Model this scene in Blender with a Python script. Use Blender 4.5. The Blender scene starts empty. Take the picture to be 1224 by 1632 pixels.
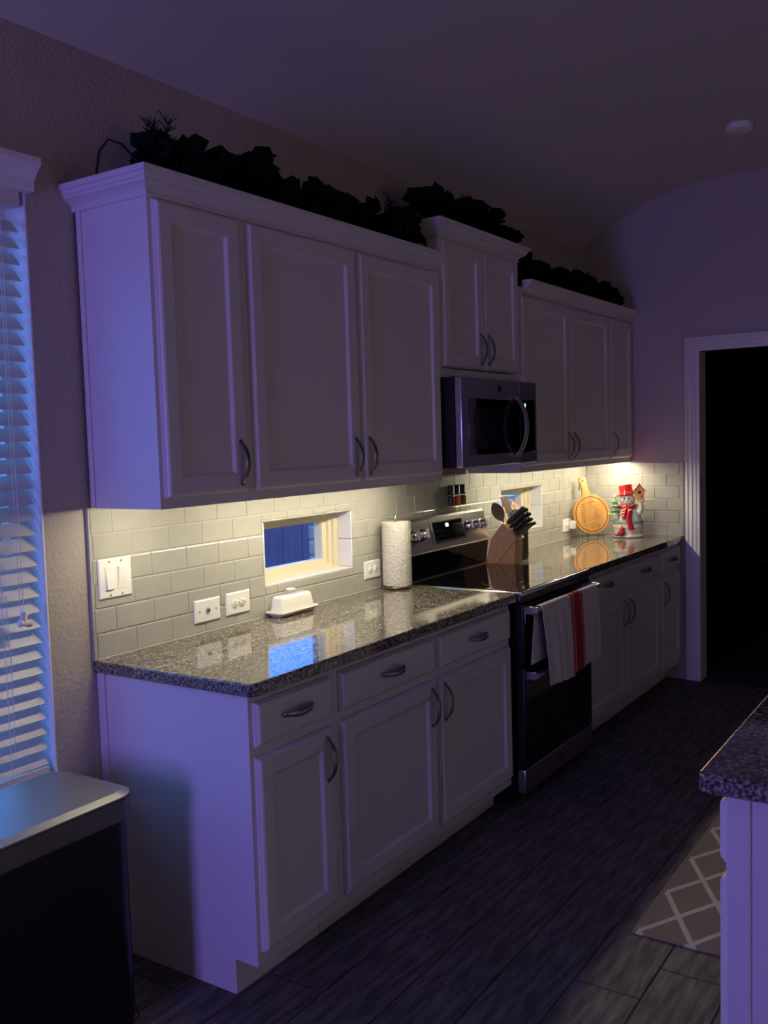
import bpy, bmesh, math, random
from mathutils import Vector, Matrix
random.seed(7)
PI = math.pi
scene = bpy.context.scene
COL = scene.collection

# ------------------------------------------------------------------ camera
CAM = (-1.89195, -2.33368, 1.55765)
yaw, pitch, roll, FPX = 0.586333, -0.074484, -0.029923, 1501.955
fw = Vector((math.cos(pitch)*math.cos(yaw), math.cos(pitch)*math.sin(yaw), math.sin(pitch)))
r0 = Vector((math.sin(yaw), -math.cos(yaw), 0)); u0 = r0.cross(fw)
rt = math.cos(roll)*r0 + math.sin(roll)*u0; up = -math.sin(roll)*r0 + math.cos(roll)*u0
cd = bpy.data.cameras.new('camera'); cam = bpy.data.objects.new('camera', cd); COL.objects.link(cam)
M = Matrix((rt, up, -fw)).transposed().to_4x4(); M.translation = Vector(CAM); cam.matrix_world = M
cd.sensor_fit = 'VERTICAL'; cd.sensor_height = 36; cd.lens = FPX/1632*36; cd.clip_start = .02; cd.clip_end = 100
scene.camera = cam

# ------------------------------------------------------------------ sky, lights, exposure
w = bpy.data.worlds.new('dusk_sky'); scene.world = w; w.use_nodes = True
bg = w.node_tree.nodes['Background']; bg.inputs[0].default_value = (.07, .30, .92, 1); bg.inputs[1].default_value = 3.3
def area(name, loc, rot, sx, sy, col, power):
    l = bpy.data.lights.new(name, 'AREA'); l.shape = 'RECTANGLE'; l.size = sx; l.size_y = sy; l.color = col; l.energy = power
    o = bpy.data.objects.new(name, l); COL.objects.link(o); o.location = loc; o.rotation_euler = rot
    return o
# dusk light through the tall window of the left wall; added warm fill behind the camera, from no known lamp
area('dusk_light_left_window', (-3.95, -.80, 1.40), (0, -PI/2, 0), 1.5, .62, (.33, .19, 1.0), 46)
area('warm_fill_light', (-1.5, -7.3, .95), (PI/2, 0, PI), 4.2, 1.7, (1.0, .84, .68), 108)
vs = scene.view_settings; vs.view_transform = 'Standard'; vs.look = 'None'; vs.exposure = 0; vs.gamma = 1; vs.use_curve_mapping = False
LED = 69.0
cy = scene.cycles
cy.use_denoising = True; cy.max_bounces = 8; cy.diffuse_bounces = 5; cy.glossy_bounces = 4; cy.transparent_max_bounces = 12
cy.sample_clamp_indirect = 6; cy.caustics_reflective = False; cy.caustics_refractive = False

# ------------------------------------------------------------------ materials
def mat(name, col, rough=.5, metal=0, spec=.5, noise=None, bump=None, emit=None, coat=0, trans=0):
    m = bpy.data.materials.new(name); m.use_nodes = True; nt = m.node_tree; b = nt.nodes['Principled BSDF']
    b.inputs['Base Color'].default_value = (*col, 1); b.inputs['Roughness'].default_value = rough
    b.inputs['Metallic'].default_value = metal; b.inputs['Specular IOR Level'].default_value = spec
    b.inputs['Coat Weight'].default_value = coat
    tc = nt.nodes.new('ShaderNodeTexCoord')
    if noise:   # (scale, colour2, contrast lo, hi, stretch)
        sc_, c2, lo, hi, st = noise
        mp = nt.nodes.new('ShaderNodeMapping'); mp.inputs['Scale'].default_value = st
        nt.links.new(tc.outputs['Object'], mp.inputs[0])
        n = nt.nodes.new('ShaderNodeTexNoise'); n.inputs['Scale'].default_value = sc_; n.inputs['Detail'].default_value = 5
        nt.links.new(mp.outputs[0], n.inputs['Vector'])
        cr = nt.nodes.new('ShaderNodeValToRGB'); cr.color_ramp.elements[0].position = lo; cr.color_ramp.elements[1].position = hi
        cr.color_ramp.elements[0].color = (*col, 1); cr.color_ramp.elements[1].color = (*c2, 1)
        nt.links.new(n.outputs['Fac'], cr.inputs[0]); nt.links.new(cr.outputs[0], b.inputs['Base Color'])
    if bump:    # (scale, strength, distance)
        n2 = nt.nodes.new('ShaderNodeTexNoise'); n2.inputs['Scale'].default_value = bump[0]; n2.inputs['Detail'].default_value = 3
        nt.links.new(tc.outputs['Object'], n2.inputs['Vector'])
        bp = nt.nodes.new('ShaderNodeBump'); bp.inputs['Strength'].default_value = bump[1]; bp.inputs['Distance'].default_value = bump[2]
        nt.links.new(n2.outputs['Fac'], bp.inputs['Height']); nt.links.new(bp.outputs[0], b.inputs['Normal'])
    if emit:
        b.inputs['Emission Color'].default_value = (*emit[0], 1); b.inputs['Emission Strength'].default_value = emit[1]
    return m
def glass_mat(name, tint=(1, 1, 1), rough=.0):
    m = bpy.data.materials.new(name); m.use_nodes = True; nt = m.node_tree; nt.nodes.clear()
    o = nt.nodes.new('ShaderNodeOutputMaterial'); mx = nt.nodes.new('ShaderNodeMixShader')
    t = nt.nodes.new('ShaderNodeBsdfTransparent'); t.inputs[0].default_value = (*tint, 1)
    g = nt.nodes.new('ShaderNodeBsdfGlossy'); g.inputs['Roughness'].default_value = rough
    ge = nt.nodes.new('ShaderNodeNewGeometry'); dt = nt.nodes.new('ShaderNodeVectorMath'); dt.operation = 'DOT_PRODUCT'
    nt.links.new(ge.outputs['Incoming'], dt.inputs[0]); nt.links.new(ge.outputs['Normal'], dt.inputs[1])
    def mt(op, a_, b_):
        q = nt.nodes.new('ShaderNodeMath'); q.operation = op
        for i_, x_ in enumerate((a_, b_)):
            if isinstance(x_, (int, float)): q.inputs[i_].default_value = x_
            elif x_ is not None: nt.links.new(x_, q.inputs[i_])
        return q.outputs[0]
    fs = mt('ADD', mt('MULTIPLY', mt('POWER', mt('SUBTRACT', 1, mt('ABSOLUTE', dt.outputs['Value'], None)), 5), .96), .04)   # Schlick, same from both sides
    nt.links.new(fs, mx.inputs[0]); nt.links.new(t.outputs[0], mx.inputs[1]); nt.links.new(g.outputs[0], mx.inputs[2])
    nt.links.new(mx.outputs[0], o.inputs[0]); return m
def granite(name):
    m = mat(name, (.3, .28, .25), .06, 0, .95, coat=.12); nt = m.node_tree; b = nt.nodes['Principled BSDF']
    tc = nt.nodes['Texture Coordinate']
    n = nt.nodes.new('ShaderNodeTexNoise'); n.inputs['Scale'].default_value = 120; n.inputs['Detail'].default_value = 4; n.inputs['Roughness'].default_value = .62
    nt.links.new(tc.outputs['Object'], n.inputs['Vector'])
    cr = nt.nodes.new('ShaderNodeValToRGB'); e = cr.color_ramp.elements
    e[0].position = .36; e[0].color = (.008, .0075, .0075, 1); e[1].position = .64; e[1].color = (.40, .355, .30, 1)
    x = e.new(.44); x.color = (.055, .048, .042, 1); x = e.new(.52); x.color = (.17, .15, .125, 1)
    nt.links.new(n.outputs['Fac'], cr.inputs[0]); nt.links.new(cr.outputs[0], b.inputs['Base Color']); return m
def wood(name, c1, c2, scale=6, axis=2, rough=.5):
    st = [9, 9, 9]; st[axis] = 1.0
    return mat(name, c1, rough, noise=(scale, c2, .35, .7, tuple(st)))

m_cab = mat('cabinet_paint', (.70, .68, .70), .42)
m_wall = mat('wall_paint', (.43, .385, .335), .75, bump=(75, .55, .006))
m_wall2 = mat('wall_paint_smooth', (.50, .46, .44), .75, bump=(75, .25, .004))
m_ceil = mat('ceiling_paint', (.62, .58, .58), .85)
m_trim = mat('trim_paint', (.78, .76, .77), .4)
m_pantry = mat('pantry_painted_shade', (.02, .02, .022), .9)  # near black: the shade inside the pantry is put into the wall colour
m_floor = mat('floor_grout', (.05, .045, .042), .8)
m_ftile = mat('floor_tile_woodlook', (.075, .068, .060), .65, 0, .2, noise=(5, (.20, .185, .165), .38, .72, (1.2, 9, 9)), bump=(30, .1, .002))
m_tile = mat('backsplash_ceramic', (.385, .38, .345), .16, 0, .5, noise=(7, (.43, .425, .385), .35, .7, (1, 1, 1)))
m_sill = mat('sill_ceramic', (.72, .71, .68), .2)
m_grout = mat('grout', (.44, .42, .37), .9)
m_vinyl = mat('window_vinyl_tan', (.74, .66, .50), .45)
m_white = mat('white_plastic', (.86, .85, .82), .35)
m_screw = mat('screw_metal', (.45, .43, .4), .4, 1)
m_slot = mat('dark_slot', (.02, .02, .02), .6)
m_granite = granite('granite')
m_handle = mat('pull_nickel', (.30, .28, .27), .32, 1)
m_steel = mat('brushed_steel', (.47, .445, .43), .31, 1, noise=(3, (.55, .52, .50), .4, .6, (1, 1, 60)))
m_rim = mat('steel_rim', (.75, .72, .68), .22, 1)
m_blackglass = mat('black_glass', (.006, .006, .007), .03, 0, .7)
m_black = mat('black_enamel', (.010, .010, .011), .35)
m_blackmat = mat('black_plastic', (.014, .014, .015), .45)
m_mark = mat('grey_print', (.022, .022, .022), .2)
m_led = mat('led_diffuser', (.9, .86, .75), .5, emit=((1.0, .90, .64), LED))
m_led2 = mat('led_diffuser_short', (.9, .86, .75), .5, emit=((1.0, .90, .64), LED*1.9))
m_green = mat('green_indicator', (.05, .4, .1), .4, emit=((.12, 1, .30), 5))
m_digit = mat('display_glow', (.5, .7, .9), .4, emit=((.55, .80, 1), 3.5))
m_disp = mat('display_glass', (.008, .009, .011), .12)
m_canblack = mat('can_black', (.006, .006, .007), .28)
m_canlid = mat('can_lid_steel', (.36, .35, .33), .4, .85)
m_canband = mat('can_band_steel', (.20, .19, .18), .42, .85)
m_blind = mat('blind_slat_white', (.68, .65, .60), .5)
m_cord = mat('cord_white', (.74, .72, .70), .7)
m_glass = glass_mat('window_glass')
m_clear = glass_mat('clear_jar_glass', (.92, .90, .85))
m_brick = mat('outside_brick', (.42, .40, .42), .9, noise=(20, (.30, .28, .30), .35, .7, (1, 1, 1)))
m_fence = mat('fence_wood', (.55, .18, .25), .85, noise=(6, (.40, .14, .18), .3, .7, (9, 9, 1)))
m_grass = mat('lawn', (.05, .08, .04), .95)
m_leaf = mat('garland_leaf', (.004, .010, .006), .75, 0, .15, noise=(14, (.009, .020, .011), .35, .7, (1, 1, 1)))
m_vine = mat('garland_vine', (.02, .014, .01), .8)
m_rubber = mat('rubber', (.02, .02, .02), .8)

# ------------------------------------------------------------------ mesh helpers
class MB:
    def __init__(s): s.v = []; s.f = []; s.flat = False
    def add(s, vs, fs, T=None):
        o = len(s.v); s.v += [tuple(T @ Vector(p)) if T else tuple(p) for p in vs]; s.f += [[i+o for i in f] for f in fs]; return s
    def box(s, x0, x1, y0, y1, z0, z1, T=None):
        return s.add([(x0,y0,z0),(x1,y0,z0),(x1,y1,z0),(x0,y1,z0),(x0,y0,z1),(x1,y0,z1),(x1,y1,z1),(x0,y1,z1)],
                     [(3,2,1,0),(4,5,6,7),(0,1,5,4),(1,2,6,5),(2,3,7,6),(3,0,4,7)], T)
    def rbox(s, x0, x1, y0, y1, z0, z1, b=.004, seg=2, T=None):
        s.flat = True; bm = bmesh.new(); bmesh.ops.create_cube(bm, size=1)
        for q in bm.verts: q.co = Vector(((x0+x1)/2+q.co.x*(x1-x0), (y0+y1)/2+q.co.y*(y1-y0), (z0+z1)/2+q.co.z*(z1-z0)))
        bmesh.ops.bevel(bm, geom=list(bm.edges), offset=min(b, .49*min(x1-x0, y1-y0, z1-z0)), segments=seg, profile=.5, affect='EDGES')
        return s.frombm(bm, T)
    def frombm(s, bm, T=None):
        bm.verts.index_update(); s.add([v.co.copy() for v in bm.verts], [[v.index for v in f.verts] for f in bm.faces], T); bm.free(); return s
    def prism(s, pts, fn, t0, t1, T=None):      # pts 2D profile, fn(a,b,t)->xyz
        n = len(pts); vs = [fn(a, b, t0) for a, b in pts]+[fn(a, b, t1) for a, b in pts]
        fs = [(i, (i+1) % n, n+(i+1) % n, n+i) for i in range(n)]+[tuple(range(n))[::-1], tuple(range(n, 2*n))]
        return s.add(vs, fs, T)
    def loops(s, L, cap0=True, cap1=True, T=None):   # list of equal-length closed loops
        n = len(L[0]); vs = [p for l in L for p in l]; fs = []
        for k in range(len(L)-1):
            for i in range(n): fs.append((k*n+i, k*n+(i+1) % n, (k+1)*n+(i+1) % n, (k+1)*n+i))
        if cap0: fs.append(tuple(range(n))[::-1])
        if cap1: fs.append(tuple(range((len(L)-1)*n, len(L)*n)))
        return s.add(vs, fs, T)
    def lathe(s, prof, c=(0, 0, 0), n=24, T=None, sx=1, sy=1):   # prof: (r,z)
        L = [[(c[0]+max(r, 1e-4)*sx*math.cos(2*PI*i/n), c[1]+max(r, 1e-4)*sy*math.sin(2*PI*i/n), c[2]+z) for i in range(n)] for r, z in prof]
        return s.loops(L, True, True, T)
    def tube(s, path, r, n=8, T=None, closed=False, w=None):  # r: radius or list; w: optional second radius (flat band)
        P = [Vector(p) for p in path]; L = []; m = len(P)
        prev = None
        for i in range(m):
            if closed: t = P[(i+1) % m]-P[i-1]
            else: t = P[min(i+1, m-1)]-P[max(i-1, 0)]
            t.normalize()
            if prev is None:
                a = Vector((0, 0, 1)) if abs(t.z) < .9 else Vector((1, 0, 0))
                u = (a - t*a.dot(t)).normalized()
            else: u = (prev - t*prev.dot(t)).normalized()
            prev = u; v = t.cross(u); ri = r[i] if isinstance(r, (list, tuple)) else r
            wi = ri if w is None else (w[i] if isinstance(w, (list, tuple)) else w)
            L.append([tuple(P[i]+u*ri*math.cos(2*PI*k/n)+v*wi*math.sin(2*PI*k/n)) for k in range(n)])
        if closed: L.append(L[0]); return s.loops(L, False, False, T)
        return s.loops(L, True, True, T)
    def sphere(s, c, r, n=14, T=None, sc=(1, 1, 1)):
        m = n//2; pr = [(math.sin(PI*i/m), -math.cos(PI*i/m)) for i in range(m+1)]
        L = [[(c[0]+sc[0]*r*max(a, 1e-3)*math.cos(2*PI*i/n), c[1]+sc[1]*r*max(a, 1e-3)*math.sin(2*PI*i/n), c[2]+sc[2]*r*b) for i in range(n)] for a, b in pr]
        return s.loops(L, True, True, T)
    def disc(s, c, r, ax, t, n=20, T=None):     # short cylinder along axis ax (0,1,2) with thickness t
        L = []
        for d in (0, t):
            l = []
            for i in range(n):
                p = [c[0], c[1], c[2]]; p[ax] += d; p[(ax+1) % 3] += r*math.cos(2*PI*i/n); p[(ax+2) % 3] += r*math.sin(2*PI*i/n); l.append(tuple(p))
            L.append(l)
        return s.loops(L, True, True, T)
    def mesh(s, name, m, smooth=40):
        me = bpy.data.meshes.new(name); me.from_pydata(s.v, [], s.f)
        bm = bmesh.new(); bm.from_mesh(me); bmesh.ops.recalc_face_normals(bm, faces=bm.faces); bm.to_mesh(me); bm.free()
        me.materials.append(m)
        if smooth:
            me.polygons.foreach_set('use_smooth', [True]*len(me.polygons)); me.set_sharp_from_angle(angle=math.radians(smooth))
            if s.flat:      # the six big faces of a bevelled box stay flat
                for p_ in sorted(me.polygons, key=lambda q: -q.area)[:6]: p_.use_smooth = False
        me.update(); return me
    def build(s, name, m, parent=None, smooth=40, origin=None):
        # vertices are in world space; the object's origin goes to its base centre (top level) or its centre (part)
        xs, ys, zs = zip(*s.v)
        if origin is None:
            origin = ((min(xs)+max(xs))/2, (min(ys)+max(ys))/2, min(zs) if parent is None else (min(zs)+max(zs))/2)
        O = Vector(origin); s.v = [tuple(Vector(p)-O) for p in s.v]
        ob = bpy.data.objects.new(name, s.mesh(name, m, smooth)); COL.objects.link(ob)
        place(ob, O, parent); return ob
WL = {}
def place(ob, O, parent):
    WL[ob.name] = Vector(O)
    if parent: ob.parent = parent; ob.location = Vector(O)-WL[parent.name]
    else: ob.location = O
def link(name, me, O, parent):
    ob = bpy.data.objects.new(name, me); COL.objects.link(ob); place(ob, O, parent); return ob
def thing(name, loc, label, cat, group=None):
    o = bpy.data.objects.new(name, None); COL.objects.link(o); o.empty_display_size = .05
    place(o, loc, None); return tag(o, label, cat, group)
def tag(o, label, cat, group=None):
    o['label'] = label; o['category'] = cat
    if group: o['group'] = group
    return o
def struct(o, label=None):
    o['kind'] = 'structure'
    if label: o['label'] = label
    return o
def rect(x0, x1, z0, z1, y): return [(x0, y, z0), (x1, y, z0), (x1, y, z1), (x0, y, z1)]

# ================================================================== ROOM SHELL
XR, CE0, CE1 = 4.04, 2.755, 3.08          # right wall, ceiling height at back wall / flat part
XL, YF = -4.0, -7.0
W0 = (-1.10, -.165, .61, 2.31); W1 = (.782, 1.352, 1.025, 1.276); W2 = (2.763, 3.314, 1.025, 1.276)
mb = MB()
xs = [XL-.16, W0[0], W0[1], W1[0], W1[1], W2[0], W2[1], XR+.16]; zs = [0, W0[2], W1[2], W1[3], W0[3], CE0+.02]
for i in range(len(xs)-1):
    for k in range(len(zs)-1):
        cx, cz = (xs[i]+xs[i+1])/2, (zs[k]+zs[k+1])/2
        if any(a < cx < b and c < cz < d for a, b, c, d in (W0, W1, W2)): continue
        mb.box(xs[i], xs[i+1], 0, .13, zs[k], zs[k+1])
wall_back = struct(mb.build('wall_back', m_wall, smooth=0), 'textured beige wall behind the cabinets')
# right wall with the doorway (Y -.745 .. -1.60, up to 2.05)
DY0, DY1, DZ = -.745, -1.62, 2.052
mb = MB(); mb.box(XR, XR+.13, DY0, .0, 0, CE1+.1); mb.box(XR, XR+.13, YF, DY1, 0, CE1+.1); mb.box(XR, XR+.13, DY1, DY0, DZ, CE1+.1)
wall_right = struct(mb.build('wall_right', m_wall2, smooth=0), 'plain wall with a dark doorway')
# left wall with a tall window, front wall with an opening added for the fill light (both out of view)
LW = (-1.15, -.45, .60, 2.20)
mb = MB(); mb.box(XL-.15, XL, LW[1], 0, 0, CE1+.1); mb.box(XL-.15, XL, YF, LW[0], 0, CE1+.1)
mb.box(XL-.15, XL, LW[0], LW[1], 0, LW[2]); mb.box(XL-.15, XL, LW[0], LW[1], LW[3], CE1+.1)
wall_left = struct(mb.build('wall_left', m_wall2, smooth=0))
FILL_OPEN = (-3.7, .7, 0, 2.10)
mb = MB(); mb.box(XL-.15, FILL_OPEN[0], YF-.15, YF, 0, CE1+.1); mb.box(FILL_OPEN[1], XR+.13, YF-.15, YF, 0, CE1+.1)
mb.box(FILL_OPEN[0], FILL_OPEN[1], YF-.15, YF, FILL_OPEN[3], CE1+.1)
wall_front = struct(mb.build('wall_front', m_wall2, smooth=0))
# ceiling: short slope up from the back wall, then flat
mb = MB(); mb.prism([(0.02, CE0-.018), (0.02, CE0+.2), (-.34, CE1+.14), (YF-.15, CE1+.14), (YF-.15, CE1), (-1.1, CE1)]+[(-1.1*q, CE0+(CE1-CE0)*(1-(1-q)**2.6)) for q in (.88, .76, .64, .53, .43, .34, .26, .19, .12, .06, .02)], lambda a, b, t: (t, a, b), XL-.15, XR+.13)
ceiling = struct(mb.build('ceiling', m_ceil, smooth=30), 'dim ceiling sloping down to the back wall')
# floor slab and its wood-look tiles
floor = struct(MB().box(XL-.15, 6.6, YF-.15, .15, -.08, -.004).build('floor', m_floor, smooth=0), 'dark wood-look tile floor')
TP, TL = .305*.64, .61
RP = .195                                   # row pitch across, tiles run along X
tile_me = {}
def ftile(x0, x1, y0, y1):
    key = (round(x1-x0, 3), round(y1-y0, 3))
    if key not in tile_me:
        a, b = (x1-x0)/2-.002, (y1-y0)/2-.002; c = .0025
        tile_me[key] = MB().loops([rect2(-a, a, -b, b, -.006), rect2(-a, a, -b, b, -.002), rect2(-a+c, a-c, -b+c, b-c, 0)], False, True).mesh('floor_tile', m_ftile, 0)
    link('floor_tile', tile_me[key], ((x0+x1)/2, (y0+y1)/2, .0), floor)
def rect2(x0, x1, y0, y1, z): return [(x0, y0, z), (x1, y0, z), (x1, y1, z), (x0, y1, z)]
for k in range(-8, 8):
    y1 = -1.509 - RP*k; y0 = y1 - RP          # row k lies between y1 (towards back wall) and y0
    if y0 > -.02: continue
    off = {0: .735, 1: .735-.40, 2: .735-.2}.get(k % 3, 0) if k >= 0 else .558 - (k+1)*.2
    off = (off % TL)
    x = -2.6 + ((off+2.6) % TL) - TL
    while x < XR-.01:
        ftile(max(x, -3.0), min(x+TL, XR), y0, min(y1, 0)); x += TL

# ---------------------------------------------------------------- backsplash
m_list = [W1, W2]
grout = MB()
def sub(r, o):          # rectangle r minus opening o -> pieces
    a, b, c, d = r; oa, ob, oc, od = o
    if b <= oa or a >= ob or d <= oc or c >= od: return [r]
    out = []
    if a < oa: out.append((a, oa, c, d))
    if b > ob: out.append((ob, b, c, d))
    a2, b2 = max(a, oa), min(b, ob)
    if c < oc: out.append((a2, b2, c, oc))
    if d > od: out.append((a2, b2, od, d))
    return out
bt_me = {}
def bsplash_tile(w_, h_, m=m_tile):
    key = (round(w_, 4), round(h_, 4), m.name)
    if key not in bt_me:
        a, b = w_/2-.0013, h_/2-.0013; c = min(.0035, a*.4, b*.4)
        mbk = MB(); mbk.loops([rect(-a, a, -b, b, .004), rect(-a, a, -b, b, -.0035), rect(-a+c*.4, a-c*.4, -b+c*.4, b-c*.4, -.0058), rect(-a+c, a-c, -b+c, b-c, -.0066)], False, True)
        bt_me[key] = mbk.mesh('backsplash_tile', m, 12)
    return bt_me[key]
PX, PZ, ZT0 = .1557, .0768, .9165
rows = [(ZT0+PZ*k, ZT0+PZ*(k+1)) for k in range(6)]
BX0 = -.012
for k, (z0, z1) in enumerate(rows):
    off = .071 if (5-k) % 2 == 0 else .149
    x = off - PX*2
    while x < XR:
        r = (max(x, BX0), min(x+PX, XR-.011), z0, z1); x += PX
        if r[1]-r[0] < .012: continue
        ps = [r]
        for o in m_list: ps = [q for p_ in ps for q in sub(p_, o)]
        for a, b, c, d in ps:
            if b-a < .006 or d-c < .006: continue
            link('backsplash_tile', bsplash_tile(b-a, d-c), ((a+b)/2, -.006, (c+d)/2), wall_back)
z0, z1 = rows[-1][1], 1.435                   # the extra course under the microwave
x = .149-PX*2
while x < 2.385:
    a, b = max(x, 1.617), min(x+PX, 2.385); x += PX
    if b-a > .015: link('backsplash_tile', bsplash_tile(b-a, z1-z0), ((a+b)/2, -.006, (z0+z1)/2), wall_back)
gb = MB()
for r in [(BX0, XR-.002, .914, rows[-1][1]), (1.617, 2.385, rows[-1][1], 1.435)]:
    ps = [r]
    for o in m_list: ps = [q for p_ in ps for q in sub(p_, o)]
    for a, b, c, d in ps: gb.box(a, b, -.0100, -.0002, c, d)
gb.build('grout', m_grout, wall_back, 0)
gb = MB(); gb.box(BX0-.007, BX0, -.013, 0, .914, 1.381); gb.build('edge_trim', m_tile, wall_back)
gb = MB(); gb.box(BX0, 1.63, -.020, -.011, .9142, .9185); gb.box(2.41, XR-.011, -.020, -.011, .9142, .9185); gb.build('caulk_line', m_grout, wall_back)
# right wall return, Y from 0 to -.588
for k, (z0, z1) in enumerate(rows):
    off = 0 if (5-k) % 2 == 0 else PX/2
    y = .0-off
    while y > -.645:
        a, b = max(y-PX, -.648), min(y, -.012); y -= PX
        if b-a < .015: continue
        o = link('backsplash_tile', bsplash_tile(b-a, z1-z0), (XR-.006, (a+b)/2, (z0+z1)/2), wall_right); o.rotation_euler = (0, 0, -PI/2)
gb = MB().box(XR-.0100, XR-.0002, -.648, -.012, .914, rows[-1][1]); gb.build('grout', m_grout, wall_right, 0)
gb = MB().box(XR-.020, XR-.011, -.64, -.012, .9142, .9195); gb.build('caulk_line', m_grout, wall_right)

# ---------------------------------------------------------------- small backsplash windows
def ring(mb, o, iw, ih, y0, y1):       # rectangular ring inset by iw/ih inside opening o
    a, b, c, d = o
    mb.box(a, a+iw, y0, y1, c, d); mb.box(b-iw, b, y0, y1, c, d); mb.box(a+iw, b-iw, y0, y1, c, c+ih); mb.box(a+iw, b-iw, y0, y1, d-ih, d)
def small_window(n, o):
    a, b, c, d = o
    fr = MB(); ring(fr, o, .034, .016, .058, .13)
    win = struct(fr.build('window_%d' % n, m_vinyl, None, 0), 'small tan-framed window in the backsplash %s' % ('above the butter dish' if n == 1 else 'behind the knife block'))
    i1 = (a+.034, b-.034, c+.016, d-.016)
    f2 = MB(); ring(f2, i1, .020, .012, .072, .14); f2.build('stop_bead', m_vinyl, win, 0)
    i2 = (i1[0]+.020, i1[1]-.020, i1[2]+.012, i1[3]-.012)
    f3 = MB(); ring(f3, i2, .030, .018, .084, .125); f3.build('sash', m_vinyl, win, 0)
    i3 = (i2[0]+.030, i2[1]-.030, i2[2]+.018, i2[3]-.018)
    MB().box(i3[0]-.004, i3[1]+.004, .098, .101, i3[2]-.004, i3[3]+.004).build('pane', m_glass, win, 0)
    # tiled niche: sill, head and side linings
    L = (b-a)
    for q in range(3):
        x0, x1 = a+L*q/3+.001, a+L*(q+1)/3-.001
        MB().rbox(x0, x1, -.012, .058, c-.001, c+.007, .0015, 1).build('sill_tile', m_sill, win)
        MB().rbox(x0, x1, -.012, .058, d-.006, d+.001, .0015, 1).build('head_tile', m_tile, win)
    for q in range(2):
        z0, z1 = c+.007+(d-c-.014)*q/2+.001, c+.007+(d-c-.014)*(q+1)/2-.001
        MB().rbox(b-.006, b+.001, -.012, .058, z0, z1, .0015, 1).build('jamb_tile', m_sill, win)
        MB().rbox(a-.001, a+.006, -.012, .058, z0, z1, .0015, 1).build('jamb_tile', m_sill, win)
    # outside brick reveal
    for side, xx in ((0, a), (1, b)):
        for q in range(5):
            z0 = c-.02+q*.067
            MB().rbox(xx-.09 if side == 0 else xx-.012, xx+.012 if side == 0 else xx+.09, .132, .215, z0+.004, z0+.062, .004, 1).build('brick', m_brick, win)
    return win
window_1 = small_window(1, W1); window_2 = small_window(2, W2)

# ---------------------------------------------------------------- blind window at the left edge
a, b, c, d = W0
fr = MB(); ring(fr, (a, b, c, d), .05, .05, .09, .13)
win3 = struct(fr.build('window_3', m_trim, None, 0), 'tall window behind the white slatted blind')
MB().box(a+.045, b-.045, .118, .122, c+.045, d-.045).build('pane', m_glass, win3, 0)
f = MB(); f.box(a+.05, b-.05, .10, .13, 1.44, 1.48); f.build('meeting_rail', m_trim, win3, 0)
MB().rbox(a-.03, b+.004, -.03, .09, c-.03, c+.004, .006).build('sill', m_trim, win3)
f = MB(); f.box(b-.006, b+.001, .0, .09, c, d); f.box(a-.001, a+.006, .0, .09, c, d); f.box(a, b, 0, .09, d-.006, d+.001); f.build('jamb_lining', m_trim, win3, 0)
bl = thing('window_blind', ((a+b)/2, .03, c+.02), 'white wooden slatted blind half open over the tall window at left', 'blind')
SL0, SL1 = a+.012, b-.022
ang = math.radians(46); pitch_s = .0452; slat_me = None
nS = int((d-.06-(c+.04))/pitch_s)
sm = MB(); hw = .0255
prof = [(-hw, 0), (-hw*.5, .0008), (0, .0011), (hw*.5, .0008), (hw, 0), (hw, -.0028), (hw*.5, -.0020), (0, -.0017), (-hw*.5, -.0020), (-hw, -.0028)]
sm.prism([(p_*math.cos(ang)-q*math.sin(ang), p_*math.sin(ang)+q*math.cos(ang)) for p_, q in prof], lambda y, z, t: (t, y, z), -(SL1-SL0)/2, (SL1-SL0)/2)
slat_me = sm.mesh('slat', m_blind, 30)
for k in range(nS):
    link('slat', slat_me, ((SL0+SL1)/2, .028, c+.05+k*pitch_s), bl)
MB().rbox(SL0, SL1, .005, .052, c+.006, c+.026, .004).build('bottom_rail', m_blind, bl)
MB().box(SL0, SL1, .0, .055, d-.06, d-.005).build('head_rail', m_blind, bl)
vp = [(0, 2.288), (-.030, 2.288), (-.034, 2.296), (-.034, 2.318), (-.040, 2.322), (-.048, 2.335), (-.060, 2.348), (-.066, 2.352), (-.070, 2.358), (-.070, 2.374), (0, 2.374)]
v_ = MB()
v_.prism(vp, lambda y, z, t: (t, y, z), a-.03, b+.006)
v_.build('valance', m_trim, bl, 30)
for xx in (b-.15, (a+b)/2, a+.15):
    for yy in (.002, .052):
        MB().tube([(xx, yy, c+.02), (xx, yy, d-.03)], .0012, 5).build('ladder_cord', m_cord, bl)
for k, xx in enumerate((b-.092, b-.100)):
    MB().tube([(xx, -.010, d-.06), (xx-.004*k, -.012, 1.112)], .0013, 5).build('pull_cord', m_cord, bl)
tp = [(.002, .045), (.010, .040), (.011, .030), (.007, .015), (.011, .003), (.009, 0)]
MB().lathe(tp, (b-.096, -.016, 1.068), 12).build('tassel', m_cord, bl)
MB().lathe(tp, (0, 0, 0), 12, Matrix.Translation((b-.115, -.018, 1.078)) @ Matrix.Rotation(PI*.55, 4, 'Y') @ Matrix.Rotation(.3, 4, 'Z')).build('tassel', m_cord, bl)
MB().tube([(b-.146, -.010, 1.16), (b-.142, -.012, .98), (b-.146, -.013, .72)], .0013, 5).build('pull_cord', m_cord, bl)

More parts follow.
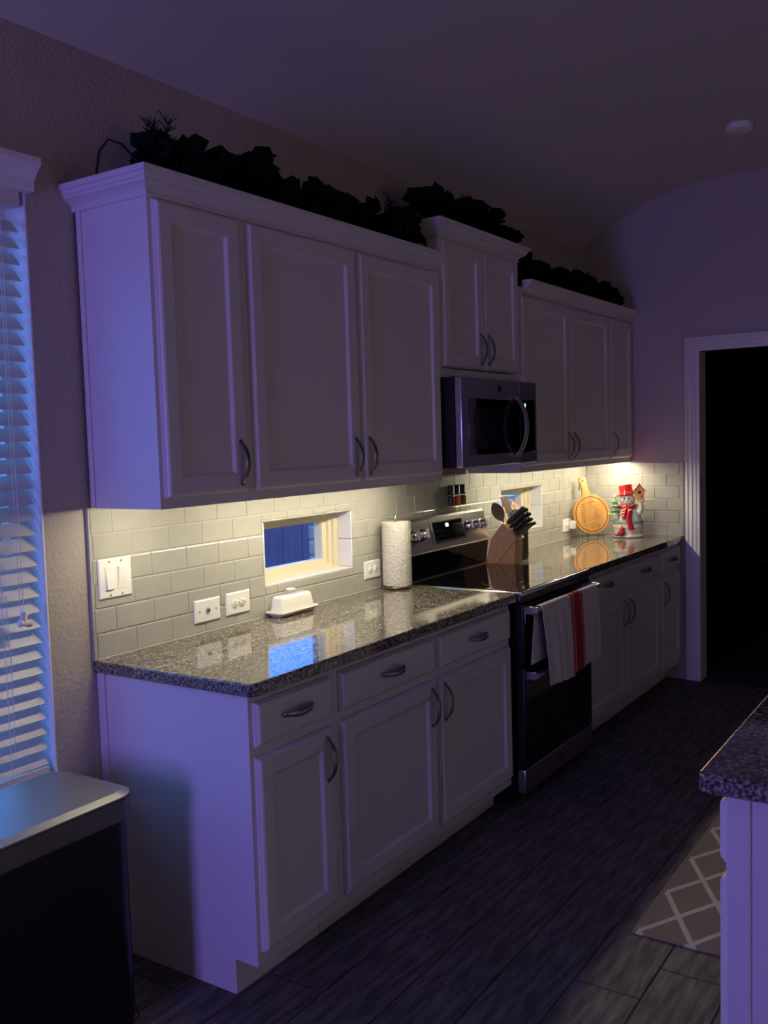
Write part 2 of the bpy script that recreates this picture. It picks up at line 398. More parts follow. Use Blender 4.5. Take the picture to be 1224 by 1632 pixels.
# frame and pane of the left window; unseen walls added around the fill light
fr = MB(); fr.box(XL-.1, XL-.04, LW[0], LW[0]+.05, LW[2], LW[3]); fr.box(XL-.1, XL-.04, LW[1]-.05, LW[1], LW[2], LW[3]); fr.box(XL-.1, XL-.04, LW[0]+.05, LW[1]-.05, LW[2], LW[2]+.05); fr.box(XL-.1, XL-.04, LW[0]+.05, LW[1]-.05, LW[3]-.05, LW[3])
w4 = struct(fr.build('window_4', m_trim, None, 0)); MB().box(XL-.075, XL-.07, LW[0]+.05, LW[1]-.05, LW[2]+.05, LW[3]-.05).build('pane', m_glass, w4, 0)
hw = MB(); hw.box(-4.0, 1.2, -9.5, -9.4, 0, 2.7); hw.box(-4.1, -4.0, -9.5, YF-.15, 0, 2.7); hw.box(1.2, 1.3, -9.5, YF-.15, 0, 2.7); hw.box(-4.1, 1.3, -9.5, YF-.15, 2.7, 2.8); hw.box(-4.1, 1.3, -9.5, YF-.15, -.08, -.004)
struct(hw.build('wall_fill_box', m_wall2, None, 0))

# ---------------------------------------------------------------- doorway casing, pantry, baseboard
cp = [(0, 0), (0, .010), (.006, .014), (.018, .014), (.022, .020), (.040, .020), (.046, .015), (.060, .015), (.066, .010), (.082, .010), (.088, 0)]   # (across from outer edge inwards, thickness)
cp = [(0, 0), (0, .016), (.014, .018), (.018, .012), (.040, .016), (.046, .010), (.062, .012), (.066, .008), (.084, .008), (.086, 0)]
cas = MB(); yo = DY0+.086
def casing_loop(off, th):
    return (yo-off, th)
Lp = []
for st in range(4):
    l = []
    for off, th in cp:
        x = XR - th
        y0 = yo-off; y1 = DY1-.086+off; zt = DZ+.086-off
        l.append([(x, y0, 0), (x, y0, zt), (x, y1, zt), (x, y1, 0)][st])
    Lp.append(l)
cas.loops(Lp, True, True)
door_1 = struct(cas.build('door_1', m_trim, None, 25), 'white moulded casing of the dark pantry doorway')
jb = MB(); jb.box(XR-.004, XR+.134, DY0, DY0+.012, 0, DZ+.012); jb.box(XR-.004, XR+.134, DY1-.012, DY1, 0, DZ+.012); jb.box(XR-.004, XR+.134, DY1, DY0, DZ, DZ+.012)
jb.build('jamb', m_trim, door_1, 0)
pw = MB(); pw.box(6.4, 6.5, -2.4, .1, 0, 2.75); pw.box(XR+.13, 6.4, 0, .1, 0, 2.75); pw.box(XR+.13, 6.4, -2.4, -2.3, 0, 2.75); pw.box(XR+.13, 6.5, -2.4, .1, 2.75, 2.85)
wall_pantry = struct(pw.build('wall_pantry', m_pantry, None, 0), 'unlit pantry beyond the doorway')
for k, z in enumerate((.5, .9, 1.3, 1.7)):
    s_ = MB(); s_.rbox(6.05, 6.4, -2.28, -.02, z, z+.022, .003)
    o = s_.build('pantry_shelf', mat('shelf_dark_%d' % k, (.05, .05, .055), .6)); tag(o, 'barely visible pantry shelf in the dark doorway, %s' % ('lowest', 'second from the floor', 'third from the floor', 'topmost')[k], 'shelf', 'shelves in the dark pantry')
bp = [(0, 0), (-.012, 0), (-.012, .07), (-.008, .085), (-.003, .092), (0, .092)]
def bb(name, pr, t0, t1): return struct(MB().prism(pr, lambda a_, b_, t: (t, a_, b_), t0, t1).build(name, m_trim, None, 30))
bb('baseboard_back', bp, XL, -.002)
struct(MB().prism([(XR+p_, q) for p_, q in bp], lambda a_, b_, t: (a_, t, b_), YF, DY1-.09).build('baseboard_right', m_trim, None, 30))

# ---------------------------------------------------------------- outside: lawn and plank fence
struct(MB().box(-12, 16, .16, 14, -.35, -.30).build('ground', m_grass, None, 0), 'lawn outside the windows')
fe = thing('plank_fence', (3.2, 3.2, -.3), 'dusky wooden plank fence seen through the small backsplash windows', 'fence')
fb = MB().rbox(-.068, .068, -.01, .01, 0, 1.75, .004, 1).mesh('fence_board', m_fence, 30)
for k in range(64): link('fence_board', fb, (-2.0+k*.142, 3.2+(k % 2)*.012, -.3), fe)
for z in (.1, 1.1): MB().box(-2.1, 7.1, 3.225, 3.26, z, z+.09).build('fence_rail', m_fence, fe, 0)

# ================================================================== CABINETS
UY, BY = -.310, -.610
UZ0, UZ1 = 1.382, 2.300          # upper cabinets
def door_mesh(x0, x1, z0, z1, yb, s=-1, slab=False, fw_=.055, T=None):
    """door or drawer front; s=-1 faces -Y. returns (frame MB, panel MB)"""
    t = .020; R_ = lambda i, dy: rect(x0+i, x1-i, z0+i, z1-i, yb+s*dy)
    L = [R_(0, 0), R_(0, t-.011), R_(.003, t-.009), R_(.006, t-.003), R_(.012, t)]
    fr = MB()
    if slab: fr.loops(L, True, True, T); return fr, None
    L += [R_(fw_, t), R_(fw_+.004, t-.001), R_(fw_+.012, t-.009)]
    fr.loops(L, True, False, T)
    pn = MB().loops([R_(fw_+.0118, t-.0088), R_(fw_+.016, t-.0095)], False, True, T)
    return fr, pn
def pull(cx, y, cz, vertical, parent, s=-1, T=None, length=.132):
    P = []; ra = []; rb = []
    for i in range(15):
        t = -1+2*i/14; out = .004+.026*(1-abs(t)**2.4); al = t*length/2
        P.append((cx, y+s*out, cz+al) if vertical else (cx+al, y+s*out, cz))
        k = 1-abs(t); ra.append(.0030+.0012*k); rb.append(.0060+.0045*min(1, k*1.8))
    m_ = MB()
    # band is wide across the pull, thin outwards
    L = []
    for i, p_ in enumerate(P):
        q = []
        for k in range(8):
            c_, d_ = math.cos(2*PI*k/8), math.sin(2*PI*k/8)
            q.append((p_[0]+rb[i]*c_, p_[1]+ra[i]*d_, p_[2]) if vertical else (p_[0], p_[1]+ra[i]*d_, p_[2]+rb[i]*c_))
        L.append(q)
    m_.loops(L, True, True, T)
    for t in (-1, 1):
        e = P[0] if t < 0 else P[-1]
        m_.disc((e[0], y, e[2]), .0065, 1, s*.005, 12, T)
    return m_.build('pull_handle', m_handle, parent, 50)
def add_door(parent, x0, x1, z0, z1, yb, hside=None, hz=None, s=-1, slab=False, T=None, h=None):
    fr, pn = door_mesh(x0, x1, z0, z1, yb, s, slab, T=T)
    d_ = fr.build('drawer_front' if slab else 'door', m_cab, parent, 12)
    if pn: pn.build('panel', m_cab, d_, 5)
    if slab: pull((x0+x1)/2, yb+s*.02, (z0+z1)/2+.004, False, d_, s, T)
    elif hside: pull(x1-.036 if hside == 'R' else x0+.030, yb+s*.02, hz, True, d_, s, T)
    return d_
def face_frame(parent, x0, x1, z0, z1, yf, stiles, rails, dep=.019):
    m_ = MB()
    for a, b in stiles: m_.box(a, b, yf, yf+dep, z0, z1)
    for c, d in rails: m_.box(x0+.001, x1-.001, yf+.0004, yf+dep, c, d)
    return m_.build('face_frame', m_cab, parent, 0)
def upper(label, x0, x1, z0, z1, doors, left_scribe=False, mids=()):
    t = thing('wall_cabinet', ((x0+x1)/2, (UY)/2, z0), label, 'cabinet', 'wall cabinets')
    y1 = -.0145 if z0 < 1.4 else -.001
    b = MB(); b.box(x0+.0005, x0+.016, UY+.019, y1, z0, z1); b.box(x1-.016, x1-.0005, UY+.019, y1, z0, z1)
    b.box(x0+.016, x1-.016, UY+.019, y1, z1-.016, z1); b.box(x0+.016, x1-.016, UY+.019, y1, z0+.014, z0+.030); b.box(x0+.016, x1-.016, y1-.006, y1, z0+.026, z1-.016)
    b.build('carcass', m_cab, t, 0)
    face_frame(t, x0, x1, z0, z1, UY, [(x0+.0005, x0+.035), (x1-.035, x1-.0005)]+[(m-.02, m+.02) for m in mids], [(z0, z0+.038), (z1-.045, z1)])
    if left_scribe: MB().rbox(x0-.007, x0+.0005, -.032, y1, z0, z1+.0, .002, 1).build('scribe_strip', m_cab, t)
    for a, c, hs in doors:
        add_door(t, a, c, DZ0, DZ1, UY, hs, DZ0+.093)
    return t
DZ0, DZ1 = 1.413, 2.258
upper('narrow white wall cabinet at the left end of the run', 0, .385, UZ0, UZ1, [(.016, .362, 'R')], True)
upper('wide two-door white wall cabinet above the butter dish', .385, 1.612, UZ0, UZ1, [(.402, .988, 'R'), (1.012, 1.594, 'L')], mids=(1.0,))
upper('two-door white wall cabinet between the microwave and the narrow end cabinet', 2.388, 3.632, UZ0, UZ1, [(2.402, 3.004, 'R'), (3.018, 3.622, 'L')], mids=(3.011,))
upper('narrow white wall cabinet against the right wall', 3.632, XR-.002, UZ0, UZ1, [(3.643, 4.022, 'L')])
DZ0, DZ1 = 1.868, 2.407
upper('raised white cabinet with two small doors above the microwave', 1.614, 2.386, 1.826, 2.445, [(1.630, 1.996, 'R'), (2.004, 2.370, 'L')])

# crown mouldings (mitred at the outer corners)
cpf = [(0, -.037), (.007, -.037), (.010, -.034), (.010, -.028), (.007, -.025), (.009, -.021), (.014, -.016), (.022, -.010), (.033, -.004), (.036, -.004), (.036, .004), (.041, .006), (.045, .012), (.046, .018), (.053, .018), (.055, .022), (.055, .034), (.0, .034)]
def crown(label, x0, x1, z, left, right):
    Lp = []
    pts = []
    if left: pts += [('L0', x0, -.0)]
    for st in range(4):
        if st == 0 and not left: continue
        if st == 3 and not right: continue
        l = []
        for o, h in cpf:
            l.append([(x0-o, -.001, z+h), (x0-(o if left else 0), UY-o, z+h), (x1+(o if right else 0), UY-o, z+h), (x1+o, -.001, z+h)][st])
        Lp.append(l)
    o = MB().loops(Lp, True, True).build('crown_molding', m_cab, None, 25)
    return tag(o, label, 'molding', 'crown moldings on the wall cabinets')
crown('long crown molding along the left wall cabinets', 0, 1.612, 2.300, True, False)
crown('short raised crown molding above the microwave cabinet', 1.614, 2.386, 2.446, True, True)
crown('crown molding on the right-hand wall cabinets beside the doorway wall', 2.445, XR-.002, 2.300, False, False)

# light bars under the wall cabinets
def light_bar(x0, x1, label, m_led=m_led):
    t = thing('under_cabinet_light', ((x0+x1)/2, -.265, 1.3815), label, 'light', 'light bars under the wall cabinets')
    MB().box(x0-.008, x1+.008, -.284, -.246, 1.3925, 1.3958).build('housing', m_white, t, 0)
    pr = [(-.277, 1.3924), (-.276, 1.3865), (-.272, 1.3828), (-.265, 1.3815), (-.258, 1.3828), (-.254, 1.3865), (-.253, 1.3924)]
    MB().prism(pr, lambda a_, b_, q: (q, a_, b_), x0, x1).build('diffuser', m_led, t, 60)
light_bar(.022, .19, 'short warm light bar under the leftmost wall cabinet', m_led2)
light_bar(.43, 1.585, 'long warm light bar above the butter dish')
light_bar(2.415, 3.56, 'long warm light bar above the knife block')
light_bar(3.69, 3.97, 'short warm light bar in the corner above the snowman', m_led2)

def base(label, x0, x1, fronts, left_end=False, mids=(), right_toe=False):
    t = thing('base_cabinet', ((x0+x1)/2, BY/2, 0), label, 'cabinet', 'base cabinets')
    z1 = .876; tk = .104; ty = -.518
    side = [(-.001, 0), (-.001, z1), (BY+.019, z1), (BY+.019, tk), (ty, tk), (ty, 0)]
    b = MB(); b.prism(side, lambda a_, b_, q: (q, a_, b_), x0+.0005, x0+.018); b.prism(side, lambda a_, b_, q: (q, a_, b_), x1-.018, x1-.0005)
    b.box(x0+.018, x1-.018, BY+.019, -.001, tk, tk+.018); b.box(x0+.018, x1-.018, -.008, -.001, tk+.018, z1); b.box(x0+.018, x1-.018, BY+.019, -.001, z1-.018, z1)
    b.build('carcass', m_cab, t, 0)
    MB().box(x0+.002, x1-.002, ty-.006, ty, 0, tk).build('toe_kick', m_cab, t, 0)
    face_frame(t, x0, x1, tk, z1, BY, [(x0+.0005, x0+.035), (x1-.035, x1-.0005)]+[(m-.02, m+.02) for m in mids], [(tk, tk+.04), (z1-.03, z1), (.695, .735)])
    if left_end: MB().rbox(x0-.007, x0+.0005, -.032, -.001, 0, z1, .002, 1).build('scribe_strip', m_cab, t)
    for a, c, hs in fronts:
        add_door(t, a, c, .728, .852, BY, slab=True)
        add_door(t, a, c, .142, .697, BY, hs, .604)
    return t
base('narrow white base cabinet at the near left end of the counter', 0, .388, [(.018, .362, 'R')], True)
base('wide two-door white base cabinet left of the range', .388, 1.612, [(.410, .985, 'R'), (1.010, 1.597, 'L')], mids=(.998,))
base('two-door white base cabinet right of the range', 2.412, 3.632, [(2.425, 3.004, 'R'), (3.022, 3.610, 'L')], mids=(3.013,))
base('narrow white base cabinet beside the doorway wall', 3.632, XR-.002, [(3.655, 4.018, 'L')])

# countertops
def counter(name, label, x0, x1, left_round):
    bm = bmesh.new(); r = .014
    pts = []
    y0, y1 = -.643, -.0015
    c_ = [(x0, y1, 0), (x1, y1, 0), (x1, y0, 0), (x0, y0, left_round)]
    for x, y, rr in c_:
        if not rr: pts.append((x, y))
        else:
            for k in range(7):
                an = -PI/2 - k*PI/2/6
                pts.append((x+rr+rr*math.cos(an), y+rr+rr*math.sin(an)))
    def lp(ins, z):
        cx, cy = (x0+x1)/2, (y0+y1)/2; out = []
        for x, y in pts: out.append((x+(ins if x < cx else -ins), y+(ins if y < cy else 0), z))
        return out
    o = MB().loops([lp(.004, .8763), lp(0, .880), lp(0, .9085), lp(.0016, .9125), lp(.0055, .914)], True, True).build(name, m_granite, None, 12)
    return tag(o, label, 'countertop', 'granite countertops')
counter('countertop', 'long speckled granite countertop left of the range', -.016, 1.632, .02)
counter('countertop', 'speckled granite countertop in the corner right of the range', 2.408, XR-.002, 0)

# ================================================================== RANGE
RX0, RX1 = 1.637, 2.404
rg = thing('range', ((RX0+RX1)/2, -.33, 0), 'stainless and black double-oven electric range with glass cooktop', 'range')
b = MB(); b.box(RX0+.003, RX1-.003, -.625, -.03, .03, .903)
for xx in (RX0+.06, RX1-.06):
    for yy in (-.58, -.08): b.disc((xx, yy, 0), .018, 2, .032)
b.build('body', m_black, rg, 0)
MB().rbox(RX0, RX1, -.660, -.085, .900, .9185, .004).build('cooktop_rim', m_rim, rg)
ct = MB().rbox(RX0+.004, RX1-.004, -.652, -.090, .9165, .9215, .002).build('cooktop_glass', m_blackglass, rg)
for (xx, yy, rr) in ((1.84, -.50, .115), (2.21, -.49, .09), (1.83, -.23, .085), (2.21, -.24, .115), (2.02, -.20, .055)):
    g_ = MB(); L = []
    for r_, z in ((rr-.0012, .9216), (rr+.0012, .9216), (rr+.0012, .9218), (rr-.0012, .9218)):
        L.append([(xx+r_*math.cos(2*PI*i/48), yy+r_*math.sin(2*PI*i/48), z) for i in range(48)])
    L.append(L[0]); g_.loops(L, False, False); g_.build('burner_ring', m_mark, ct, 0)
# backguard: black foot, tilted steel console, flat top ledge
MB().prism([(-.022, .915), (-.098, .915), (-.104, .925), (-.118, 1.046), (-.022, 1.046)], lambda y, z, q: (q, y, z), RX0+.004, RX1-.004).build('backguard_base', m_blackglass, rg, 0)
MB().box(RX0+.01, RX1-.01, -.108, -.098, .9216, .926).build('rear_trim', m_rim, rg, 0)
cons = MB(); cpr = [(-.018, 1.044), (-.122, 1.044), (-.124, 1.050), (-.090, 1.192), (-.082, 1.202), (-.018, 1.202)]
cons.prism(cpr, lambda y, z, q: (q, y, z), RX0+.002, RX1-.002)
console = cons.build('console', m_steel, rg, 25)
MB().prism([(-.1195, 1.0435), (-.1265, 1.0435), (-.1265, 1.0475), (-.1195, 1.0475)], lambda y, z, q: (q, y, z), RX0+.002, RX1-.002).build('console_edge', m_rim, console, 0)
sl = (-.090+.124)/(1.192-1.050)                      # dY/dZ of the console face
def cf(z, out=0): return -.124 + (z-1.050)*sl - out   # Y on the console face
def facebox(x0, x1, z0, z1, o0, o1, name, m, par):
    k = MB(); k.add([(x0, cf(z0, o0), z0), (x1, cf(z0, o0), z0), (x1, cf(z1, o0), z1), (x0, cf(z1, o0), z1), (x0, cf(z0, o1), z0), (x1, cf(z0, o1), z0), (x1, cf(z1, o1), z1), (x0, cf(z1, o1), z1)],
          [(3,2,1,0),(4,5,6,7),(0,1,5,4),(1,2,6,5),(2,3,7,6),(3,0,4,7)]); return k.build(name, m, par, 0)
facebox(1.868, 2.158, 1.080, 1.178, -.001, .004, 'display_bezel', m_rim, rg)
dg = facebox(1.875, 2.151, 1.086, 1.172, -.001, .0048, 'display_glass', m_disp, rg)
facebox(1.990, 2.016, 1.146, 1.162, .004, .0056, 'clock_digits', m_digit, dg)
for i in range(4):
    for j in range(2):
        for x_ in (1.892+i*.022, 2.068+i*.020):
            facebox(x_, x_+.010, 1.102+j*.026, 1.110+j*.026, .004, .0053, 'touch_key', m_mark, dg)
ta = math.atan(sl)
def knob(x, z):
    y = cf(z); T = Matrix.Translation((x, y, z)) @ Matrix.Rotation(PI/2-ta*-1, 4, 'X') if False else Matrix.Translation((x, y, z)) @ Matrix.Rotation(PI/2-ta, 4, 'X')
    k = MB().lathe([(.026, 0), (.026, .004), (.022, .007), (.021, .024), (.019, .027)], (0, 0, 0), 24, T).build('knob', m_rim, rg, 40)
    MB().lathe([(.0275, 0), (.0275, .003)], (0, 0, 0), 24, T).build('knob_skirt', m_black, k, 40)
    MB().rbox(-.006, .006, -.021, .021, .018, .036, .003, 2, T).build('knob_grip', m_steel, k)
for x_, z_ in ((1.695, 1.125), (1.778, 1.128), (2.205, 1.130), (2.278, 1.130), (2.350, 1.130)): knob(x_, z_)
# front: control strip, two oven doors, drawer
MB().rbox(RX0+.003, RX1-.003, -.655, -.60, .868, .8995, .003).build('front_strip', m_black, rg)
def oven_door(z0, z1, hz, name):
    d_ = MB().rbox(RX0+.004, RX1-.004, -.664, -.626, z0, z1, .004).build(name, m_black, rg)
    MB().rbox(RX0+.02, RX1-.02, -.667, -.660, z0+.012, z1-.012, .002).build('door_glass', m_blackglass, d_)
    for xx in (RX0+.035, RX1-.035):
        MB().rbox(xx-.014, xx+.014, -.708, -.663, hz-.020, hz+.016, .003).build('handle_bracket', m_steel, d_)
    MB().tube([(RX0+.02, -.712, hz), (RX1-.02, -.712, hz)], .0125, 14).build('handle_bar', m_steel, d_)
    return d_
oven_door(.602, .864, .842, 'upper_oven_door'); oven_door(.166, .596, .566, 'lower_oven_door')
dr = MB().rbox(RX0+.004, RX1-.004, -.662, -.626, .058, .160, .004).build('drawer', m_steel, rg)
MB().disc(((RX0+RX1)/2, -.6625, .11), .013, 1, -.0012, 24).build('emblem', m_blackmat, dr)

# ================================================================== MICROWAVE
MX0, MX1, MZ0, MZ1, MY = 1.622, 2.380, 1.436, 1.824, -.408
mw = thing('microwave', ((MX0+MX1)/2, -.2, MZ0), 'stainless over-the-range microwave with curved handle', 'microwave')
MB().box(MX0, MX1, -.372, -.008, MZ0+.004, MZ1).build('body', m_black, mw, 0)
MB().box(MX0+.04, MX1-.04, -.36, -.03, MZ0-.002, MZ0+.006).build('vent_grille', m_blackmat, mw, 0)
DX = 2.188
dd = MB().rbox(MX0, DX-.0015, MY, -.374, MZ0, MZ1-.002, .005).build('door', m_steel, mw)
cpn = MB().rbox(DX+.0015, MX1, MY, -.374, MZ0, MZ1-.002, .005).build('control_panel', m_steel, mw)
MB().rbox(MX0+.062, DX-.0035, MY-.002, MY+.006, MZ0+.052, MZ1-.092, .0015).build('door_glass', m_blackglass, dd)
MB().rbox(DX+.0035, MX1-.028, MY-.002, MY+.006, MZ0+.052, MZ1-.088, .0015).build('panel_glass', m_blackglass, cpn)
MB().rbox(MX0+.10, DX-.12, MY-.0026, MY, MZ0+.08, MZ1-.135, .0005).build('door_screen', m_disp, dd)
MB().disc(((MX0+MX1)/2-.02, MY-.0002, MZ1-.044), .0165, 1, -.0016, 24).build('emblem', m_blackmat, dd)
MB().rbox(DX+.050, DX+.062, MY-.0032, MY-.001, MZ1-.122, MZ1-.106, .001).build('indicator', m_green, cpn)
P = []; rr_ = []
for i in range(17):
    t = -1+2*i/16; P.append((DX-.045, MY-.006-.050*(1-abs(t)**2.2), (MZ0+MZ1)/2-.018+t*.138)); rr_.append(.007)
hb = MB().tube(P, .009, 10, None, False, .016)
hb.build('handle', m_steel, dd, 50)

# ================================================================== WALL PLATES
def plate(name, x0, x1, z0, z1, label, cat, y=-.0128, grp=None):
    t = thing(name, ((x0+x1)/2, y, (z0+z1)/2), label, cat, grp)
    L = [rect(x0, x1, z0, z1, y), rect(x0, x1, z0, z1, y-.003), rect(x0+.004, x1-.004, z0+.004, z1-.004, y-.0062)]
    MB().loops(L, True, True).build('plate', m_white, t, 10)
    return t, y-.0062
def screw(t, x, y, z): MB().disc((x, y, z), .0032, 1, -.0012, 10).build('screw', m_screw, t)
t, y = plate('light_switch', .006, .136, 1.098, 1.222, 'white double rocker switch plate at the left end of the backsplash', 'switch')
for i, xx in enumerate((.048, .095)):
    MB().rbox(xx-.018, xx+.018, y-.0015, y+.001, 1.124, 1.196, .001, 1).build('switch_frame', m_white, t)
    r_ = MB(); s_ = 1 if i == 0 else -1
    r_.add([(xx-.0145, y, 1.127), (xx+.0145, y, 1.127), (xx+.0145, y, 1.193), (xx-.0145, y, 1.193), (xx-.0145, y-.0035-.003*s_, 1.127), (xx+.0145, y-.0035-.003*s_, 1.127), (xx+.0145, y-.0045, 1.160), (xx-.0145, y-.0045, 1.160), (xx+.0145, y-.0035+.003*s_, 1.193), (xx-.0145, y-.0035+.003*s_, 1.193)],
           [(4, 5, 6, 7), (7, 6, 8, 9), (0, 1, 5, 4), (3, 9, 8, 2), (0, 4, 7, 9, 3), (1, 2, 8, 6, 5)])
    r_.build('rocker', m_white, t, 0)
    for zz in (1.108, 1.212): screw(t, xx, y, zz)
t, y = plate('cable_jack', .406, .531, .952, 1.031, 'white blank-looking cable jack plate left of the outlet', 'wall plate')
MB().lathe([(.009, 0), (.009, .002), (.006, .003), (.006, .006), (.003, .006), (.003, .001)], (0, 0, 0), 16, Matrix.Translation((.4685, y, .9915)) @ Matrix.Rotation(PI/2, 4, 'X')).build('jack', m_screw, t)
MB().disc((.4685, y-.0062, .9915), .004, 1, -.0004, 12).build('jack_hole', m_slot, t)
for xx in (.428, .509): screw(t, xx, y, .9915)
def outlet(x0, x1, z0, z1, label):
    t, y = plate('wall_outlet', x0, x1, z0, z1, label, 'outlet', grp='outlets on the backsplash')
    cx, cz = (x0+x1)/2, (z0+z1)/2
    for s in (-1, 1):
        ox = cx+s*.0195
        f_ = MB().lathe([(.0165, 0), (.0165, .002), (.0155, .0028)], (0, 0, 0), 20, Matrix.Translation((ox, y, cz)) @ Matrix.Rotation(PI/2, 4, 'X')).build('socket', m_white, t)
        for dz in (-.0055, .0055): MB().box(ox-.004, ox+.004, y-.0032, y-.0026, cz+dz-.0012, cz+dz+.0012).build('slot', m_slot, f_, 0)
        MB().disc((ox+.009*-s*-1, y-.0026, cz), .0024, 1, -.0006, 10).build('slot', m_slot, f_)
    screw(t, cx, y, cz)
    return t, y
outlet(.563, .688, .953, 1.033, 'white double outlet beside the butter dish')
outlet(1.430, 1.553, .963, 1.041, 'white double outlet left of the paper towel roll')
outlet(3.615, 3.745, .956, 1.037, 'white double outlet partly behind the plug near the round board')
pa = thing('plug_adapter', (3.735, -.02, .985), 'small white plug adapter in the outlet beside the round board', 'plug')
MB().rbox(3.700, 3.752, -.060, -.0225, .972, 1.022, .005).build('adapter_body', m_white, pa)
MB().rbox(3.712, 3.742, -.0625, -.0595, .985, 1.010, .001, 1).build('face_mark', mat('grey_label', (.5, .49, .47), .5), pa)

# ================================================================== COUNTER THINGS
CZ = .9142
m_ceramic = mat('white_ceramic', (.84, .82, .76), .12, 0, .6)
bd = thing('butter_dish', (.878, -.058, CZ), 'white lidded ceramic butter dish under the small window', 'butter dish')
def rr2(x0, x1, y0, y1, r, z, n=5):
    out = []
    for cx, cy, a0 in ((x1-r, y1-r, 0), (x0+r, y1-r, PI/2), (x0+r, y0+r, PI), (x1-r, y0+r, 3*PI/2)):
        for k in range(n+1):
            a_ = a0+PI/2*k/n; out.append((cx+r*math.cos(a_), cy+r*math.sin(a_), z))
    return out
BX = (.762, .998, -.105, -.014)
def ins(b_, i): return (b_[0]+i, b_[1]-i, b_[2]+i, b_[3]-i)
MB().loops([rr2(*ins(BX, .020), .012, CZ), rr2(*ins(BX, .018), .012, CZ+.003), rr2(*BX, .02, CZ+.017), rr2(*BX, .02, CZ+.0195), rr2(*ins(BX, .010), .014, CZ+.013)], True, True).build('plate', m_ceramic, bd, 50)
lb = (.782, .978, -.095, -.024)
lid = MB().loops([rr2(*lb, .012, CZ+.0135), rr2(*ins(lb, .003), .012, CZ+.03), rr2(*ins(lb, .008), .012, CZ+.066), rr2(*ins(lb, .011), .011, CZ+.073), rr2(*ins(lb, .017), .010, CZ+.076)], True, True).build('lid', m_ceramic, bd, 50)
MB().lathe([(.008, 0), (.007, .006), (.010, .012), (.019, .016), (.020, .019), (.014, .022), (.0, .023)], (.874, -.0595, CZ+.0755), 20).build('lid_knob', m_ceramic, lid, 60)

m_paper = mat('paper_towel', (.60, .58, .51), .9, bump=(85, 1.0, .006))
m_wire = mat('bronze_wire', (.30, .24, .16), .35, 1)
ph = thing('paper_towel_holder', (1.566, -.096, CZ), 'bronze wire paper towel stand holding the white roll', 'holder')
cx, cy = 1.566, -.096
MB().tube([(cx+.066*math.cos(2*PI*i/32), cy+.066*math.sin(2*PI*i/32), CZ+.008) for i in range(32)], .0035, 8, None, True).build('base_ring', m_wire, ph)
bs = MB()
for k in range(3):
    an = k*2*PI/3+.5; bs.tube([(cx, cy, CZ+.010), (cx+.066*math.cos(an), cy+.066*math.sin(an), CZ+.010)], .003, 6); bs.sphere((cx+.066*math.cos(an), cy+.066*math.sin(an), CZ+.0055), .0055, 8)
bs.build('base_spokes', m_wire, ph)
MB().tube([(cx, cy, CZ+.010), (cx, cy, CZ+.302)], .004, 8).build('rod', m_wire, ph)
MB().lathe([(.004, 0), (.006, .006), (.0065, .014), (.003, .022), (0, .024)], (cx, cy, CZ+.298), 12).build('finial', m_rim, ph)
pr = thing('paper_towel_roll', (cx, cy, CZ+.014), 'white quilted paper towel roll standing beside the range', 'paper towel')
MB().lathe([(.020, .0), (.058, .0), (.0625, .002), (.0625, .276), (.058, .279), (.020, .279), (.020, .27), (.0205, .0)], (cx, cy, CZ+.014), 48).build('roll', m_paper, pr, 50)
# loose outer sheet, ending at a free edge that stands off on the range side
sh = MB(); L = []
a_end, a_beg = -.62, -2.9
for i in range(25):
    an = a_beg+(a_end-a_beg)*i/24; rr = .0632+.006*max(0, (i-17)/7)**1.5
    L.append((math.cos(an)*rr, math.sin(an)*rr))
v = []; fcs = []
for i, (x, y) in enumerate(L):
    for z in (CZ+.013, CZ+.2945): v.append((cx+x, cy+y, z))
for i in range(24): fcs.append((2*i, 2*i+2, 2*i+3, 2*i+1))
sh.add(v, fcs); n0 = len(sh.v)
sh.add([(cx+(p_[0]-cx)*.986, cy+(p_[1]-cy)*.986, p_[2]) for p_ in v], [f_[::-1] for f_ in fcs])
for i in range(24):
    for a_, b_ in ((2*i, 2*i+2), (2*i+3, 2*i+1)): sh.f.append([a_, b_, b_+n0, a_+n0])
sh.f.append([48, 49, 49+n0, 48+n0]); sh.f.append([1, 0, n0, 1+n0])
sh.build('loose_sheet', m_paper, pr, 60)
MB().lathe([(.0195, .0), (.0198, .0), (.0198, .28), (.0175, .28), (.0175, .0)], (cx, cy, CZ+.0142), 24).build('core_tube', mat('cardboard', (.42, .30, .18), .9), pr)

# spice grinders on the range console
gl = [('pepper grinder with black cap, leftmost of three on the range top', (.02, .015, .012), 2.150), ('grinder with orange-red contents and black cap, middle of three on the range top', (.45, .085, .02), 2.206), ('brown-filled grinder with black cap, rightmost of three on the range top', (.085, .045, .03), 2.268)]
for k, (lab, colr, xx) in enumerate(gl):
    t = thing('spice_grinder', (xx, -.048, 1.2022), lab, 'spice jar', 'grinders on the range top'); z = 1.2025
    c3 = (xx, -.048, z)
    MB().lathe([(.020, 0), (.0215, .003), (.0215, .024), (.017, .034), (.0185, .040), (.0185, .080), (.016, .084), (.0, .0842)], c3, 20).build('jar', m_clear, t, 50)
    MB().lathe([(.0165, .030), (.0172, .040), (.0172, .076), (.0, .0765)], c3, 16).build('contents', mat('spice_%d' % k, colr, .8, noise=(150, tuple(min(1, q*1.9+.02) for q in colr), .4, .6, (1, 1, 1))), t, 50)
    MB().lathe([(.0175, .0835), (.0178, .088), (.0162, .090), (.0168, .126), (.015, .131), (.0, .1315)], c3, 20).build('cap', m_blackmat, t, 50)

